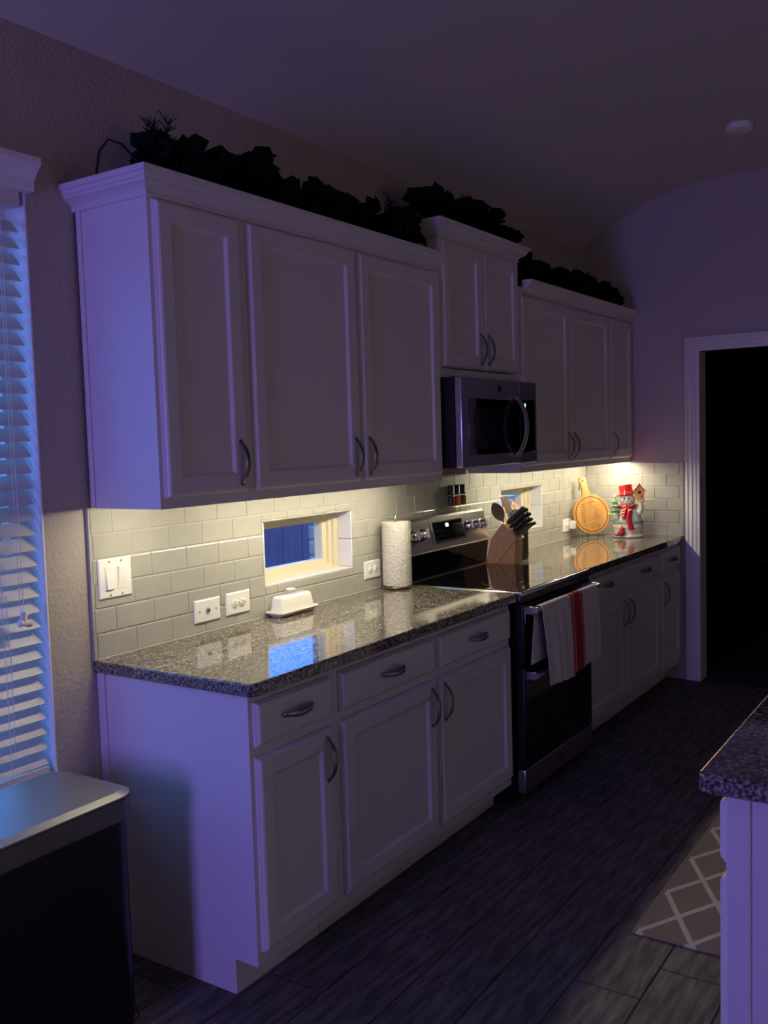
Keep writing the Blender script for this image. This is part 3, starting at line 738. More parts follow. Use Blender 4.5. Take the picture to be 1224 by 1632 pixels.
# knife block
m_bw = wood('block_wood', (.66, .36, .15), (.76, .45, .21), 5, 2, .45)
m_bw2 = wood('block_wood_foot', (.60, .33, .14), (.70, .41, .19), 5, 2, .45)
kb = thing('knife_block', (2.466, -.18, CZ), 'brown wooden knife block at the range side of the corner counter', 'knife block')
KX0, KX1 = 2.417, 2.510
yz = lambda y, z, q: (q, y, z)
MB().prism([(-.094, CZ), (-.126, 1.046), (-.195, 1.129), (-.268, 1.048), (-.150, CZ)], yz, KX0, KX1).build('block', m_bw, kb, 0)
MB().prism([(-.1525, CZ), (-.258, 1.034), (-.262, 1.020), (-.254, CZ)], yz, KX0+.002, KX1-.002).build('foot', m_bw2, kb, 0)
fd = Vector((0, -.073, -.081)).normalized(); nd = Vector((0, -fd.z*-1, 0))
nd = Vector((0, -.743, .669)).normalized()
P2 = Vector((0, -.195, 1.129))
def knife(x, s, L, w_, lab, tiltx=0):
    """s: distance along the slot face from its top edge"""
    o = P2+fd*s; o.x = x
    t = thing('kitchen_knife', tuple(o), lab, 'knife', 'knives in the block')
    X = Vector((1, 0, 0)); U = nd.copy(); V = U.cross(X).normalized()
    T = Matrix((X, V, U)).transposed().to_4x4(); T.translation = o
    MB().rbox(-.0035, .0035, -w_*.85, w_*.85, .0005, .010, .001, 1, T).build('bolster', m_rim, t)
    MB().box(-.0012, .0012, -w_*.8, w_*.8, -.045, .001, T).build('blade', m_rim, t, 0)
    Lp = []
    for q, (hw_, sh_) in enumerate(((.80, 0), (.95, .0), (1.0, .001), (.88, .0), (.92, -.001), (1.15, -.003), (1.0, -.004), (.5, -.004))):
        z = .009+(L-.009)*(0, .08, .25, .5, .72, .9, .97, 1)[q]; hx = .0085*(.75 if q in (0, 7) else 1)
        Lp.append([tuple(T @ Vector((hx*math.cos(2*PI*i/10), sh_+w_*hw_*math.sin(2*PI*i/10), z))) for i in range(10)])
    h = MB().loops(Lp, True, True).build('handle', m_blackmat, t, 50)
    for zz in (.3, .55): MB().disc((-.0088, -.0005, .009+L*zz), .0026, 0, .0176, 8, T).build('rivet', m_rim, h)
    MB().rbox(-.004, .004, -w_*.45, w_*.35, L-.0015, L+.0008, .0008, 1, T).build('end_cap', m_rim, h)
rowsK = [(.014, [(2.440, .135, .0135), (2.485, .125, .0125)], 'large black-handled knife in the top row of the block'),
         (.040, [(2.432, .120, .0105), (2.463, .125, .0105), (2.494, .118, .0105)], 'black-handled knife in the second row of the block'),
         (.066, [(2.432, .110, .0095), (2.463, .112, .0095), (2.494, .108, .0095)], 'black-handled knife in the third row of the block'),
         (.092, [(2.430, .104, .0085), (2.452, .106, .0085), (2.474, .104, .0085), (2.497, .105, .0085)], 'short black-handled steak knife in the lowest row of the block')]
for s_, L_, lab in rowsK:
    n_ = len(L_)
    for k, (x_, l_, w_) in enumerate(L_):
        pos = ('nearest the range', 'farthest from the range') if n_ == 2 else ('nearest the range', 'in the middle', 'farthest from the range') if n_ == 3 else ('nearest the range', 'second from the range', 'third from the range', 'farthest from the range')
        knife(x_, s_, l_, w_, lab+', '+pos[k])

# utensil crock and utensils
ck = (2.660, -.165)
cr = thing('utensil_crock', (*ck, CZ), 'dark ridged crock of utensils behind the knife block', 'crock')
pf = [(.046, 0), (.050, .004)]
for k in range(7): pf += [(.053, .012+k*.021), (.0505, .022+k*.021)]
pf += [(.054, .166), (.054, .172), (.048, .172), (.045, .02), (0, .02)]
MB().lathe(pf, (*ck, CZ), 28).build('crock', mat('crock_dark', (.035, .030, .030), .35), cr, 50)
m_spoonwood = wood('spoon_wood', (.55, .33, .15), (.66, .42, .21), 5, 2, .6)
m_nylon = mat('dark_nylon', (.045, .042, .042), .35)
m_taupe = mat('taupe_silicone', (.22, .17, .14), .5)
def utensil(name, lab, base_, tip, m_h, m_head, kind, face=Vector((-.83, -.55, 0))):
    b_, t_ = Vector(base_), Vector(tip); U = (t_-b_).normalized(); F = (face-U*face.dot(U)).normalized(); S = U.cross(F)
    t = thing(name, tuple(b_), lab, 'utensil', 'utensils in the crock')
    Lh = (t_-b_).length; T = Matrix((S, F, U)).transposed().to_4x4(); T.translation = b_
    hl = {'spoon': .115, 'wspoon': .062, 'turner': .095, 'flat': .075, 'whisk': .08}[kind]
    MB().tube([(0, 0, 0), (0, 0, (Lh-hl)*.5), (0, 0, Lh-hl+.006)], [.0055, .006, .0045], 8, T).build('handle', m_h, t)
    n = 14; Lp = []
    if kind in ('spoon', 'wspoon'):
        w_ = .032 if kind == 'spoon' else .023
        for i in range(n+1):
            q = i/n; hw_ = max(.004, w_*math.sin(PI*min(1, (q*.93+.035)))**.7); z = Lh-hl+hl*q; dep = .012*math.sin(PI*q)
            Lp.append([(hw_*c_, -dep*(1-c_*c_)*.9+d_*.0022-dep*.2, z) for c_, d_ in ((-1, 0), (-.7, 1), (-.3, 1), (.3, 1), (.7, 1), (1, 0), (.7, -1), (.3, -1), (-.3, -1), (-.7, -1))])
        MB().loops(Lp, True, True, T).build('bowl', m_head, t, 60)
    elif kind in ('turner', 'flat'):
        w_ = .022 if kind == 'turner' else .033
        MB().rbox(-w_, w_, -.0018, .0018, Lh-hl, Lh, .0015, 1, T).build('blade', m_head, t)
    else:
        wm = MB()
        for k in range(5):
            an = PI*k/5; wm.tube([(.026*math.sin(PI*j/12)**.8*math.cos(an)*(1 if j <= 12 else -1), .026*math.sin(PI*j/12)**.8*math.sin(an), Lh-hl+hl*.98*(j/12)) for j in range(13)], .0011, 5, T)
            wm.tube([(-.026*math.sin(PI*j/12)**.8*math.cos(an), -.026*math.sin(PI*j/12)**.8*math.sin(an), Lh-hl+hl*.98*(j/12)) for j in range(13)], .0011, 5, T)
        wm.build('wires', m_rim, t)
bz = CZ+.024
utensil('serving_spoon', 'large black spoon leaning out over the knife block', (2.665, -.175, bz), (2.490, -.105, 1.222), m_nylon, m_nylon, 'spoon')
utensil('wooden_stick', 'pale wooden spatula leaning beside the black spoon', (2.650, -.150, bz), (2.560, -.118, 1.190), m_spoonwood, m_spoonwood, 'turner', Vector((-.2, -.9, 0)))
utensil('turner', 'tall brown turner standing behind the knife block in front of the window', (2.668, -.150, bz), (2.598, -.115, 1.252), m_taupe, m_taupe, 'turner')
utensil('wooden_spoon', 'round-headed wooden spoon in the crock in front of the window', (2.655, -.165, bz), (2.708, -.125, 1.222), m_spoonwood, m_spoonwood, 'wspoon')
utensil('flat_spatula', 'short black spatula in the crock below the wooden spoon', (2.640, -.178, bz), (2.668, -.135, 1.175), m_nylon, m_nylon, 'flat')
utensil('whisk', 'pale wire whisk standing in front of the small window', (2.680, -.170, bz), (2.680, -.110, 1.232), m_rim, m_rim, 'whisk')

# round paddle board on a wire stand
m_board = wood('acacia', (.50, .23, .065), (.68, .36, .12), 4, 2, .4)
m_burn = mat('burnt_engraving', (.10, .038, .012), .7)
bn = Vector((-.86, -.51, 0)).normalized(); bw_ = Vector((-bn.y, bn.x, 0)); bw_ = Vector((.76, -.65, 0)).normalized(); bn = Vector((-.65, -.76, 0)).normalized()
lean = math.radians(9); it = math.radians(11)
upv = (Vector((0, 0, 1))*math.cos(lean)-bn*math.sin(lean)).normalized(); nrm = (bn*math.cos(lean)+Vector((0, 0, 1))*math.sin(lean)).normalized()
ax = (upv*math.cos(it)-bw_*math.sin(it)).normalized(); sx_ = (bw_*math.cos(it)+upv*math.sin(it)).normalized()
R0 = .128; bc = Vector((3.800, -.140, CZ+.018))+upv*R0
TB = Matrix((sx_, ax, nrm)).transposed().to_4x4(); TB.translation = bc
pb = thing('paddle_board', (3.800, -.140, CZ+.018), 'round wooden paddle board engraved with a recipe, standing in the corner', 'cutting board')
outl = []
for i in range(49):
    an = PI/2+.30+(2*PI-.60)*i/48; outl.append((R0*math.cos(an), R0*math.sin(an)))
nk = [(.030, .130), (.024, .150), (.021, .175), (.023, .200), (.026, .216), (.024, .232), (.016, .243), (0, .247)]
outl += [(x, y) for x, y in nk]+[(-x, y) for x, y in nk[:-1]][::-1]
def inset_out(s): return [(x*(1-s/.12), (y-.03)*(1-s/.17)+.03) for x, y in outl]
MB().loops([[(x, y, -.008) for x, y in inset_out(.003)], [(x, y, -.005) for x, y in outl], [(x, y, .005) for x, y in outl], [(x, y, .008) for x, y in inset_out(.003)]], True, True, TB).build('board', m_board, pb, 40)
rg_ = MB(); L = []
for r_, z in ((.108, .0079), (.108, .0086), (.113, .0086), (.113, .0079)): L.append([(r_*math.cos(2*PI*i/56), r_*math.sin(2*PI*i/56), z) for i in range(56)])
L.append(L[0]); rg_.loops(L, False, False, TB).build('groove_ring', m_burn, pb)
eg = MB(); random.seed(11)
lines = [(-.055, .045, .074, 1.6), (-.070, .022, .058, 1.3)]+[(-.068-.004*math.sin(k), .060+.012*math.cos(k*2.1), .046-k*.0105, 1) for k in range(9)]+[(-.05, .025, -.058, 1.2), (-.045, .03, -.070, 1), (-.03, .045, -.082, 1.2)]
for x0, x1, y, hgt in lines:
    x = x0
    while x < x1:
        wl = random.uniform(.005, .015); wl = min(wl, x1-x)
        n = max(3, int(wl/.0013)); pth = [(x+wl*i/n, y+hgt*random.uniform(-.0015, .0016), .0083) for i in range(n+1)]
        eg.tube(pth,   .0010*hgt, 4, TB); x += wl+.004
o = eg.build('engraving', m_burn, pb); o['kind'] = 'stuff'
lc = MB(); lc.tube([(0, .222, .010), (-.012, .214, .012), (-.026, .203, .009), (-.030, .195, .0), (-.034, .180, .003), (-.040, .165, .005)], .0022, 6, TB)
lc.tube([(-.026, .203, .009), (-.036, .186, .006), (-.044, .172, .006)], .002, 6, TB); lc.build('leather_cord', mat('leather', (.05, .03, .015), .7), pb)
MB().disc((0, .222, .0079), .0062, 2, .0007, 16, TB).build('hole', m_slot, pb)
st = thing('wire_easel', (3.800, -.140, CZ), 'small black wire stand under the round paddle board', 'stand')
sw = MB(); c0 = Vector((3.800, -.140, CZ))
for s in (-1, 1):
    a_ = c0+bw_*.055*s
    pts = [a_+bn*.035+Vector((0, 0, .028)), a_+bn*.040+Vector((0, 0, .003)), a_+bn*.012+Vector((0, 0, .012)), a_-bn*.035+Vector((0, 0, .003)), a_-bn*.03+Vector((0, 0, .11))]
    sw.tube(pts, .0022, 6)
sw.tube([c0+bw_*-.055+bn*.012+Vector((0, 0, .012)), c0+bw_*.055+bn*.012+Vector((0, 0, .012))], .0022, 6)
sw.tube([c0+bw_*-.055-bn*.03+Vector((0, 0, .11)), c0+bw_*.055-bn*.03+Vector((0, 0, .11))], .0022, 6)
sw.build('wire_frame', m_blackmat, st)

# ceramic snowman
m_sw = mat('snow_glaze', (.80, .76, .68), .15, 0, .6); m_red = mat('red_glaze', (.50, .018, .022), .13, 0, .6); m_teal = mat('teal_glaze', (.22, .40, .35), .18); m_jack = mat('jacket_glaze', (.60, .62, .55), .18)
m_grn = mat('green_glaze', (.20, .33, .17), .18); m_bird = mat('cardinal_glaze', (.36, .03, .03), .2); m_house = mat('birdhouse_glaze', (.62, .27, .10), .25); m_pink = mat('cheek_glaze', (.62, .33, .28), .25)
m_str = mat('scarf_white', (.85, .78, .70), .2)
sn0 = Vector((3.868, -.345, CZ)); dv = (sn0-Vector(CAM)); dv.z = 0; dv.normalize(); rv = Vector((dv.y, -dv.x, 0))
TS = Matrix((rv, dv, Vector((0, 0, 1)))).transposed().to_4x4(); TS.translation = sn0
sn = thing('snowman_jar', tuple(sn0), 'glazed ceramic snowman with red top hat, striped scarf and birdhouse', 'figurine')
MB().lathe([(.088, 0), (.095, .004), (.096, .012), (.088, .022), (.06, .027)], (0, 0, 0), 32, TS, 1, .85).build('snow_base', m_sw, sn, 60)
MB().lathe([(.080, .016), (.087, .04), (.090, .068), (.086, .095), (.079, .130), (.066, .160), (.046, .185), (.036, .205)], (0, 0, 0), 32, TS, 1, .82).build('body', m_sw, sn, 60)
MB().lathe([(.093, .066), (.095, .071), (.088, .098), (.081, .132), (.068, .162), (.05, .186)], (0, 0, 0), 32, TS, 1, .84).build('jacket', m_jack, sn, 60)
MB().lathe([(.0885, .086), (.0915, .090), (.0895, .104), (.0855, .108)], (0, 0, .002), 32, TS, 1.02, .86).build('jacket_trim', m_teal, sn, 60)
MB().lathe([(.0945, .064), (.0965, .068), (.0945, .074)], (0, 0, 0), 32, TS, 1, .85).build('jacket_hem', m_sw, sn, 60)
hd = MB().sphere((-.002, -.006, .236), .047, 24, TS, (1.02, .98, .92)).build('head', m_sw, sn, 70)
for s in (-1, 1):
    MB().sphere((-.008+s*.014+.002, -.050, .246),   .0052, 10, TS, (1, .6, 1.4)).build('eye', m_slot, hd)
    MB().sphere((-.006+s*.023, -.044, .231), .008, 10, TS, (1, .5, 1)).build('cheek', m_pink, hd)
MB().sphere((-.004, -.052, .235), .006, 10, TS, (1.2, 1, 1)).build('nose', m_sw, hd)
MB().tube([(-.018, -.0485, .226), (-.010, -.0515, .221), (-.002, -.052, .2195), (.008, -.050, .222)], .0011, 5, TS).build('mouth', m_pink, hd)
HT = TS @ Matrix.Translation((-.006, 0, .266)) @ Matrix.Rotation(-.16, 4, 'Y') @ Matrix.Rotation(-.10, 4, 'X')
hat = MB().lathe([(.046, -.002), (.060, -.003), (.0625, .001), (.060, .005), (.044, .007), (.041, .016), (.0415, .050), (.0425, .056), (.040, .061), (.0, .0615)], (0, 0, 0), 28, HT).build('hat', m_red, sn, 45)
MB().lathe([(.0435, .007), (.0438, .009), (.0432, .017), (.0428, .018)], (0, 0, 0), 28, HT).build('hat_band', mat('hat_band_glaze', (.60, .05, .05), .1), hat, 60)
# scarf: collar ring and two hanging tails with pale stripes
MB().tube([(.048*math.cos(2*PI*i/24), -.002+.046*math.sin(2*PI*i/24), .196+.004*math.sin(2*PI*i/24+1)) for i in range(24)], .012, 10, TS, True).build('scarf_collar', m_red, sn, 70)
T1 = [(-.012, -.056, .192), (-.022, -.066, .170), (-.027, -.073, .145), (-.027, -.076, .120)]
T2 = [(.006, -.056, .192), (.012, -.068, .165), (.006, -.077, .135), (.006, -.082, .105), (.016, -.084, .075), (.022, -.084, .052)]
MB().tube(T1, [.007]*4, 10, TS, False, [.011, .016, .017, .011]).build('scarf_tail', m_red, sn, 70)
MB().tube(T2, [.007]*6, 10, TS, False, [.011, .015, .017, .017, .018, .020]).build('scarf_tail', m_red, sn, 70)
for (x, y, z), k in [((-.020, -.071, .178), 0), ((-.025, -.077, .160), 0), ((-.027, -.081, .142), 0), ((.012, -.073, .175), 1), ((-.022, -.054, .200), 0), ((.020, -.055, .199), 1)]:
    MB().tube([(x-.011, y+.001, z-.005), (x, y-.001, z), (x+.010, y+.001, z+.005)], .0026, 6, TS).build('scarf_stripe', m_str, sn, 70)
# raised arm with mitten and birdhouse
MB().tube([(.050, -.01, .150), (.072, -.02, .163), (.080, -.024, .182), (.079, -.026, .205), (.076, -.026, .222)], [.022, .021, .018, .015, .014], 12, TS).build('arm', m_sw, sn, 70)
MB().sphere((.080, -.028, .229), .021, 14, TS, (1.25, 1, .55)).build('mitten', m_sw, sn, 70)
bh = MB(); bh.prism([(-.026, .240), (.026, .240), (.031, .292), (.0, .330), (-.031, .292)], lambda a_, b_, q: (.071+a_, q, b_), -.05, -.006, TS)
bho = bh.build('birdhouse', m_house, sn, 0)
rf = MB(); rf.prism([(-.040, .284), (-.037, .292), (-.016, .316), (0, .340), (.016, .316), (.037, .292), (.040, .284), (.016, .306), (0, .328), (-.016, .306)], lambda a_, b_, q: (.071+a_, q, b_), -.055, -.001, TS); rf.build('roof', mat('birdhouse_roof', (.42, .07, .05), .25), bho, 30)
MB().disc((.071, -.0508, .283), .0105, 1, -.0006, 18, TS).build('entry_hole', m_slot, bho)
MB().disc((.084, -.0508, .258), .006, 1, -.001, 12, TS).build('leaf_mark', m_bird, bho)
# other arm and little tree
MB().tube([(-.055, -.02, .155), (-.072, -.035, .140), (-.070, -.052, .130), (-.060, -.060, .138)], [.021, .020, .017, .013], 12, TS).build('arm', m_sw, sn, 70)
tr = MB().lathe([(.040, .146), (.034, .152), (.022, .172), (.034, .172), (.028, .180), (.018, .198), (.028, .198), (.022, .208), (.013, .224), (.021, .225), (.014, .238), (.002, .256)], (-.078, -.032, 0), 12, TS).build('tree', m_grn, sn, 30)
MB().sphere((-.078, -.032, .262), .008, 8, TS).build('tree_star', m_str, tr)
sn_k = MB()
for k in range(14):
    an = k*2.4; z = (.148, .174, .200, .226)[k % 4]; rr = (.040, .034, .028, .021)[k % 4]
    sn_k.sphere((-.078+rr*math.cos(an), -.032+rr*math.sin(an), z+.002), .0058, 8, TS, (1, 1, .7))
sn_k.build('snow_tips', m_sw, tr, 70)
# red bird at the feet
MB().sphere((-.040, -.082, .036), .022, 16, TS, (1, .9, 1.05)).build('bird_body', m_bird, sn, 70)
MB().sphere((-.036, -.086, .060), .0135, 14, TS).build('bird_head', m_bird, sn, 70)
MB().tube([(-.052, -.078, .030), (-.068, -.074, .020), (-.086, -.070, .024)], [.010, .007, .004], 8, TS).build('bird_tail', m_bird, sn, 70)
MB().lathe([(.008, 0), (.001, .014)], (-.037, -.084, .069), 8, TS).build('bird_crest', m_bird, sn, 70)

# ================================================================== TOWELS ON THE UPPER OVEN HANDLE
def towel_mat(name, stripes):
    m = mat(name, (.70, .67, .66), .95, bump=(900, .3, .001)); nt = m.node_tree; b = nt.nodes['Principled BSDF']; tc = nt.nodes['Texture Coordinate']
    if stripes:
        sp = nt.nodes.new('ShaderNodeSeparateXYZ'); nt.links.new(tc.outputs['UV'], sp.inputs[0])
        cr = nt.nodes.new('ShaderNodeValToRGB'); cr.color_ramp.interpolation = 'CONSTANT'; e = cr.color_ramp.elements
        wt = (.70, .67, .66, 1); rd = (.42, .016, .02, 1); pk = (.55, .20, .20, 1)
        stops = [(0, wt), (.035, rd), (.065, pk), (.085, rd), (.105, wt), (.120, rd), (.155, pk), (.17, rd), (.36, wt), (.375, rd), (.40, pk), (.43, rd), (.445, wt)]
        e[0].position = 0; e[0].color = wt; e[1].position = stops[1][0]; e[1].color = stops[1][1]
        for p_, c_ in stops[2:]: q = e.new(p_); q.color = c_
        nt.links.new(sp.outputs[0], cr.inputs[0]); nt.links.new(cr.outputs[0], b.inputs['Base Color'])
    return m
def towel(lab, x0, x1, zf, zb, sf, sb, m, seed, slope=0, NX=40):
    rnd = random.Random(seed); ph1, ph2 = rnd.uniform(0, 6), rnd.uniform(0, 6)
    cy_, cz_, R_ = -.712, .842, .0165; th = .0026
    path = []       # (y, z, s) s<0 back, s>0 front, from back bottom to front bottom
    nb, nf = 10, 18
    for i in range(nb): path.append((cy_+R_-.001, zb+(cz_-zb)*i/nb, -(1-i/nb)))
    for i in range(9): an = PI*i/8; path.append((cy_+R_*math.cos(an), cz_+R_*math.sin(an), 0))
    for i in range(1, nf+1): path.append((cy_-R_, cz_+(zf-cz_)*i/nf, i/nf))
    n = len(path); V = []; UVs = []; F = []
    for ix in range(NX+1):
        u = ix/NX
        for (y, z, s) in path:
            fall = max(0, s); bk = max(0, -s)
            x = x0+(x1-x0)*u+(sf*fall if s > 0 else sb*bk)
            wv = math.sin(u*9+ph1)*.006+math.sin(u*17+ph2)*.0025
            yy = y-(abs(wv)+.004)*min(1, fall*1.6) if s > 0 else y+.0*bk
            zz = z+(slope*(u-.5)*fall if s > 0 else 0)
            V.append((x, yy, zz))
    N1 = len(V)
    nrmY = []
    for ix in range(NX+1):
        for k, (y, z, s) in enumerate(path):
            p0 = Vector(path[max(k-1, 0)][:2]); p1 = Vector(path[min(k+1, n-1)][:2]); t_ = (p1-p0).normalized(); nv = Vector((t_.y, -t_.x))
            v0 = V[ix*n+k]; V.append((v0[0], v0[1]+nv.x*th, v0[2]+nv.y*th))
    for ix in range(NX):
        for k in range(n-1):
            a_ = ix*n+k; F.append((a_, a_+1, a_+n+1, a_+n)); F.append((N1+a_, N1+a_+n, N1+a_+n+1, N1+a_+1))
    for k in range(n-1):
        F.append((k, N1+k, N1+k+1, k+1)); a_ = NX*n+k; F.append((a_, a_+1, N1+a_+1, N1+a_))
    for ix in range(NX):
        for k in (0, n-1): a_ = ix*n+k; F.append((a_, a_+n, N1+a_+n, N1+a_))
    mbt = MB(); mbt.add(V, F); o = mbt.build('dish_towel', m, None, 60, ((x0+x1)/2, -.712, zf))
    uv = o.data.uv_layers.new(name='weave')
    for lp in o.data.loops: i = lp.vertex_index % N1; uv.data[lp.index].uv = ((i//n)/NX, (i % n)/n)
    return tag(o, lab, 'towel', 'dish towels on the oven handle')
towel('plain white dish towel on the left of the upper oven handle', 1.690, 1.962, .500, .615, .05, -.045, towel_mat('towel_plain', False), 3, -.02)
towel('white dish towel with red plaid stripe on the right of the oven handle', 1.972, 2.318, .512, .60, .01, 0, towel_mat('towel_striped', True), 8, .02)

# ================================================================== TRASH CAN
tcx = (-.74, -.222, -.418, -.075)
can = thing('trash_can', ((tcx[0]+tcx[1])/2, (tcx[2]+tcx[3])/2, 0), 'black trash can with stainless lid under the blind', 'trash can')
bi = ins(tcx, .012)
MB().loops([rr2(*ins(tcx, .020), .055, 0, 8), rr2(*ins(tcx, .014), .058, .02, 8), rr2(*bi, .058, .08, 8), rr2(*bi, .058, .595, 8)], True, True).build('body', m_canblack, can, 40)
MB().loops([rr2(*ins(tcx, .004), .062, .588, 8), rr2(*ins(tcx, .001), .064, .592, 8), rr2(*tcx, .064, .645, 8), rr2(*ins(tcx, .004), .060, .645, 8)], True, True).build('rim_band', m_canband, can, 25)
MB().loops([rr2(*ins(tcx, .005), .060, .6445, 8), rr2(*ins(tcx, .005), .060, .648, 8), rr2(*ins(tcx, .001), .063, .6485, 8), rr2(*ins(tcx, .001), .063, .6525, 8), rr2(*ins(tcx, .026), .042, .660, 8), rr2(*ins(tcx, .030), .040, .660, 8)], True, True).build('lid', m_canlid, can, 10)
MB().rbox(-.56, -.40, tcx[2]-.028, tcx[2]+.02, .016, .034, .006).build('pedal', m_rim, can)
kr = MB(); L = []
MB().tube([(tcx[1]-.052+.050*math.cos(q), tcx[2]+.070-.056*math.sin(q)-.0, .030) for q in [i*PI/2/6 for i in range(7)]], .003, 6).build('base_trim', m_rubber, can)

# ================================================================== ISLAND
IX0, IY = -.088, -1.897
isl = thing('kitchen_island', (1.0, -2.4, 0), 'white island cabinet with granite top edge at the right edge', 'island')
ib = MB(); ib.box(IX0, 2.1, -2.86, IY, .104, .876); ib.box(IX0, 2.1, -2.86, IY-.075, 0, .104); ib.build('body', m_cab, isl, 0)
MB().rbox(IX0-.007, IX0+.001, IY-.045, IY-.0005, 0, .876, .002, 1).build('corner_stile', m_cab, isl)
for a_, c_ in ((-.068, .40), (.42, .90), (.92, 1.40), (1.42, 2.05)):
    add_door(isl, a_, c_, .728, .852, IY, s=1, slab=True)
    add_door(isl, a_, c_, .142, .697, IY, 'R', .604, s=1)
def icl(i, z): return rr2(-.121+i, 2.16-i, -2.95+i, -1.850-i, .02, z, 5)
top = MB().loops([icl(.004, .8763), icl(0, .880), icl(0, .908), icl(.0016, .912), icl(.0055, .914)], True, True).build('island_top', m_granite, None, 12)
tag(top, 'dark granite island countertop at the right edge of the picture', 'countertop')

# ================================================================== RUG
m_rug = mat('rug_trellis', (.2, .16, .14), .95, bump=(400, .6, .004)); nt = m_rug.node_tree; b = nt.nodes['Principled BSDF']; tc = nt.nodes['Texture Coordinate']
def nd_(op, *ins_):
    q = nt.nodes.new('ShaderNodeMath'); q.operation = op
    for i, x in enumerate(ins_):
        if isinstance(x, (int, float)): q.inputs[i].default_value = x
        else: nt.links.new(x, q.inputs[i])
    return q.outputs[0]
sp = nt.nodes.new('ShaderNodeSeparateXYZ'); nt.links.new(tc.outputs['Object'], sp.inputs[0])
U_ = nd_('DIVIDE', sp.outputs[0], .292); V_ = nd_('DIVIDE', sp.outputs[1], .163)
d1 = nd_('PINGPONG', nd_('ADD', U_, V_), .5); d2 = nd_('PINGPONG', nd_('SUBTRACT', U_, V_), .5)
lm = nd_('LESS_THAN', nd_('MINIMUM', d1, d2), .062)
lm = nd_('MULTIPLY', lm, nd_('LESS_THAN', sp.outputs[1], .004))
mx = nt.nodes.new('ShaderNodeMix'); mx.data_type = 'RGBA'; mx.inputs[6].default_value = (.19, .15, .135, 1); mx.inputs[7].default_value = (.46, .41, .37, 1)
nt.links.new(lm, mx.inputs[0]); nt.links.new(mx.outputs[2], b.inputs['Base Color'])
ru = MB().rbox(.878, 2.30, -1.885, -1.372, .0005, .009, .004, 2).build('floor_rug', m_rug, None, 40, (.895, -1.392, .0005))
tag(ru, 'brown runner rug with a pale diamond trellis beside the island', 'rug')

# ================================================================== SMOKE DETECTOR
sd = thing('smoke_detector', (3.13, -1.19, CE1), 'small round white smoke detector on the ceiling', 'smoke detector')
MB().lathe([(.060, 0), (.060, -.010), (.066, -.012), (.064, -.030), (.050, -.036), (0, -.037)], (3.13, -1.19, CE1), 28).build('cover', m_white, sd, 50)
MB().disc((3.105, -1.21, CE1-.0345), .008, 2, -.004, 12).build('test_button', m_trim, sd)

# ================================================================== GARLANDS ON THE WALL CABINETS
def leaf_geo(mbk, T, L, W):
    pts = [(0, 0, 0), (W*.5, L*.28, .16*W), (W*.52, L*.72, .08*W), (0, L, -.12*W), (-W*.52, L*.72, .08*W), (-W*.5, L*.28, .16*W), (0, L*.3, -.06*W), (0, L*.65, -.08*W)]
    mbk.add(pts, [(0, 1, 6), (1, 2, 7, 6), (2, 3, 7), (0, 6, 5), (6, 7, 4, 5), (7, 3, 4)], T)
def sprig_mesh(seed, n, L, W, needles=False):
    rnd = random.Random(seed); k = MB()
    if needles:
        for i in range(46):
            h = .02+.10*i/46; an = rnd.uniform(0, 2*PI); el = rnd.uniform(.5, 1.1); l_ = rnd.uniform(.03, .05)
            d_ = Vector((math.cos(an)*math.cos(el), math.sin(an)*math.cos(el), math.sin(el)))
            k.tube([(0, 0, h), tuple(Vector((0, 0, h))+d_*l_)], .0011, 3)
        k.tube([(0, 0, 0), (0, 0, .12)], .002, 4)
    else:
        for i in range(n):
            T = Matrix.Translation((rnd.uniform(-.02, .02), rnd.uniform(-.02, .02), rnd.uniform(0, .05))) @ Matrix.Rotation(rnd.uniform(0, 2*PI), 4, 'Z') @ Matrix.Rotation(rnd.uniform(-.5, 1.25), 4, 'X') @ Matrix.Rotation(rnd.uniform(-.5, .5), 4, 'Y')
            leaf_geo(k, T, L*rnd.uniform(.75, 1.2), W*rnd.uniform(.8, 1.2))
        k.tube([(0, 0, -.02), (0, 0, .04)], .002, 4)
    return k.mesh('leaf_sprig', m_leaf, 60)
SPR = [sprig_mesh(1, 9, .058, .056), sprig_mesh(2, 8, .066, .050), sprig_mesh(3, 10, .050, .056)]; NEE = sprig_mesh(4, 0, 0, 0, True)
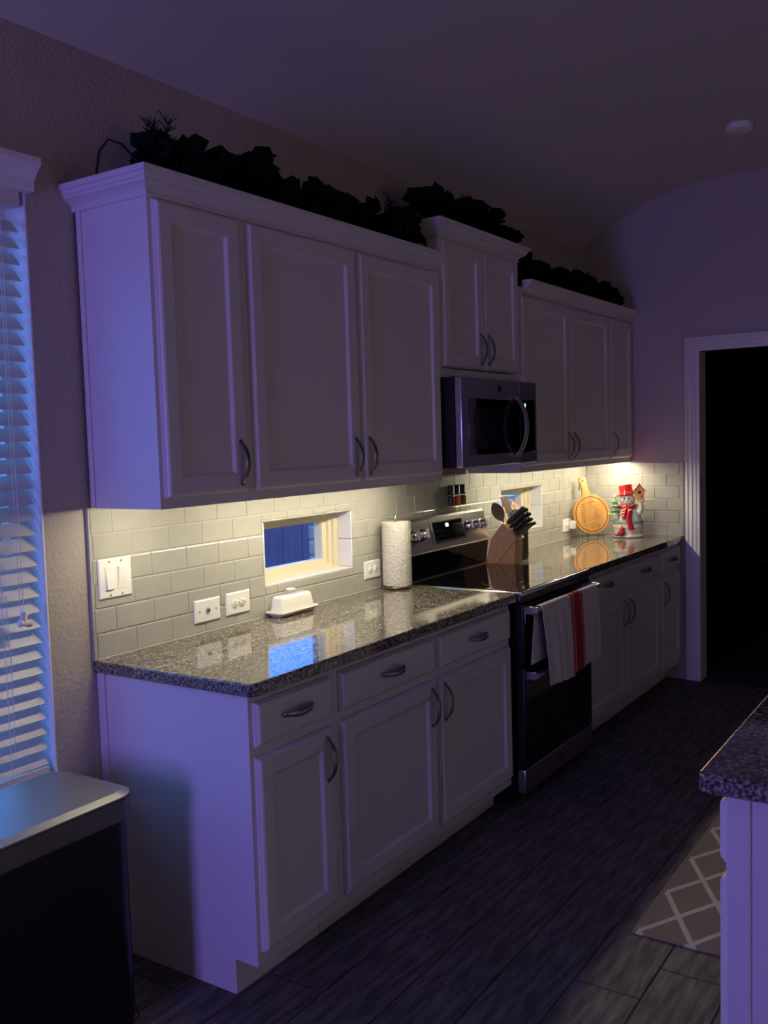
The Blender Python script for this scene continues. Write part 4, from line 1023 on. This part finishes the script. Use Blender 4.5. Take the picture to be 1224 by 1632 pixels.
def garland(label, path, dens, seed, ends=()):
    rnd = random.Random(seed); P = [Vector(p_) for p_ in path]
    t = thing('leaf_garland', tuple(P[0]-Vector((0, 0, .015))), label, 'garland', 'garlands on the wall cabinets')
    MB().tube([tuple(p_) for p_ in P], .009, 6).build('vine', m_vine, t, 60)
    acc = 0
    for a_, b_ in zip(P[:-1], P[1:]):
        n = max(1, round((b_-a_).length*dens))
        for i in range(n):
            q = a_.lerp(b_, (i+rnd.random())/n); s = rnd.uniform(.95, 1.5)
            o = link('leaf_sprig', rnd.choice(SPR), q+Vector((0, rnd.uniform(-.03, .03), rnd.uniform(0, .03))), t)
            o.rotation_euler = (rnd.uniform(-.7, .7), rnd.uniform(-.7, .7), rnd.uniform(0, 6.28)); o.scale = (s, s, s)
    for (x, y, z, rx, ry, s) in ends:
        o = link('needle_sprig', NEE, Vector((x, y, z)), t); o.rotation_euler = (rx, ry, 0); o.scale = (s, s, s)
    return t
gz = 2.325
pth = [(.10+i*.125, -.215+.035*math.sin(i*1.7), gz+.035+.018*math.sin(i*2.3+.5)) for i in range(12)]+[(1.55, -.20, gz+.06)]
g1 = garland('long dark leafy garland on top of the left wall cabinets', pth, 46, 5, [(.12, -.25, 2.40, .1, .25, 1.0), (.11, -.24, 2.39, .3, -.3, .9), (.14, -.2, 2.40, -.2, .2, 1.1), (.38, -.2, 2.40, .2, .6, .9), (.52, -.24, 2.39, .2, .5, .9), (1.30, -.25, 2.39, .1, .35, 1.1)])
MB().tube([(.10, -.215, 2.365), (.02, -.20, 2.43), (-.012, -.18, 2.44), (-.030, -.16, 2.405), (-.035, -.15, 2.345)], .004, 6).build('stem_end', m_vine, g1, 60)
for (x, y, z, rx) in ((.14, -.335, 2.372, 1.5), (.20, -.345, 2.368, 1.7), (.56, -.345, 2.362, 1.6), (.60, -.335, 2.372, 1.3), (.86, -.335, 2.366, 1.5), (1.22, -.34, 2.366, 1.4)):
    o = link('leaf_sprig', SPR[1], Vector((x, y, z)), g1); o.rotation_euler = (rx, 0, 0); o.scale = (.55, .55, .55)
gz2 = 2.478
pth = [(1.66+i*.11, -.21+.03*math.sin(i*2.1), gz2+.030+.02*math.sin(i*1.9)) for i in range(7)]+[(2.38, -.24, gz2+.02)]
garland('dark leafy garland on the raised cabinet above the microwave', pth, 44, 9, [(2.02, -.22, 2.54, .1, .1, 1.0), (1.78, -.25, 2.52, .1, .3, .9)])
pth = [(2.50, -.22, 2.47), (2.56, -.23, 2.41)]+[(2.66+i*.13, -.22+.03*math.sin(i*1.3), gz+.030+.016*math.sin(i*2.7)) for i in range(10)]+[(3.95, -.2, gz+.045)]
garland('dark leafy garland on the right-hand wall cabinets', pth, 42, 13, [(3.15, -.22, 2.38, 0, .3, .8), (3.9, -.22, 2.38, .1, .1, .9)])
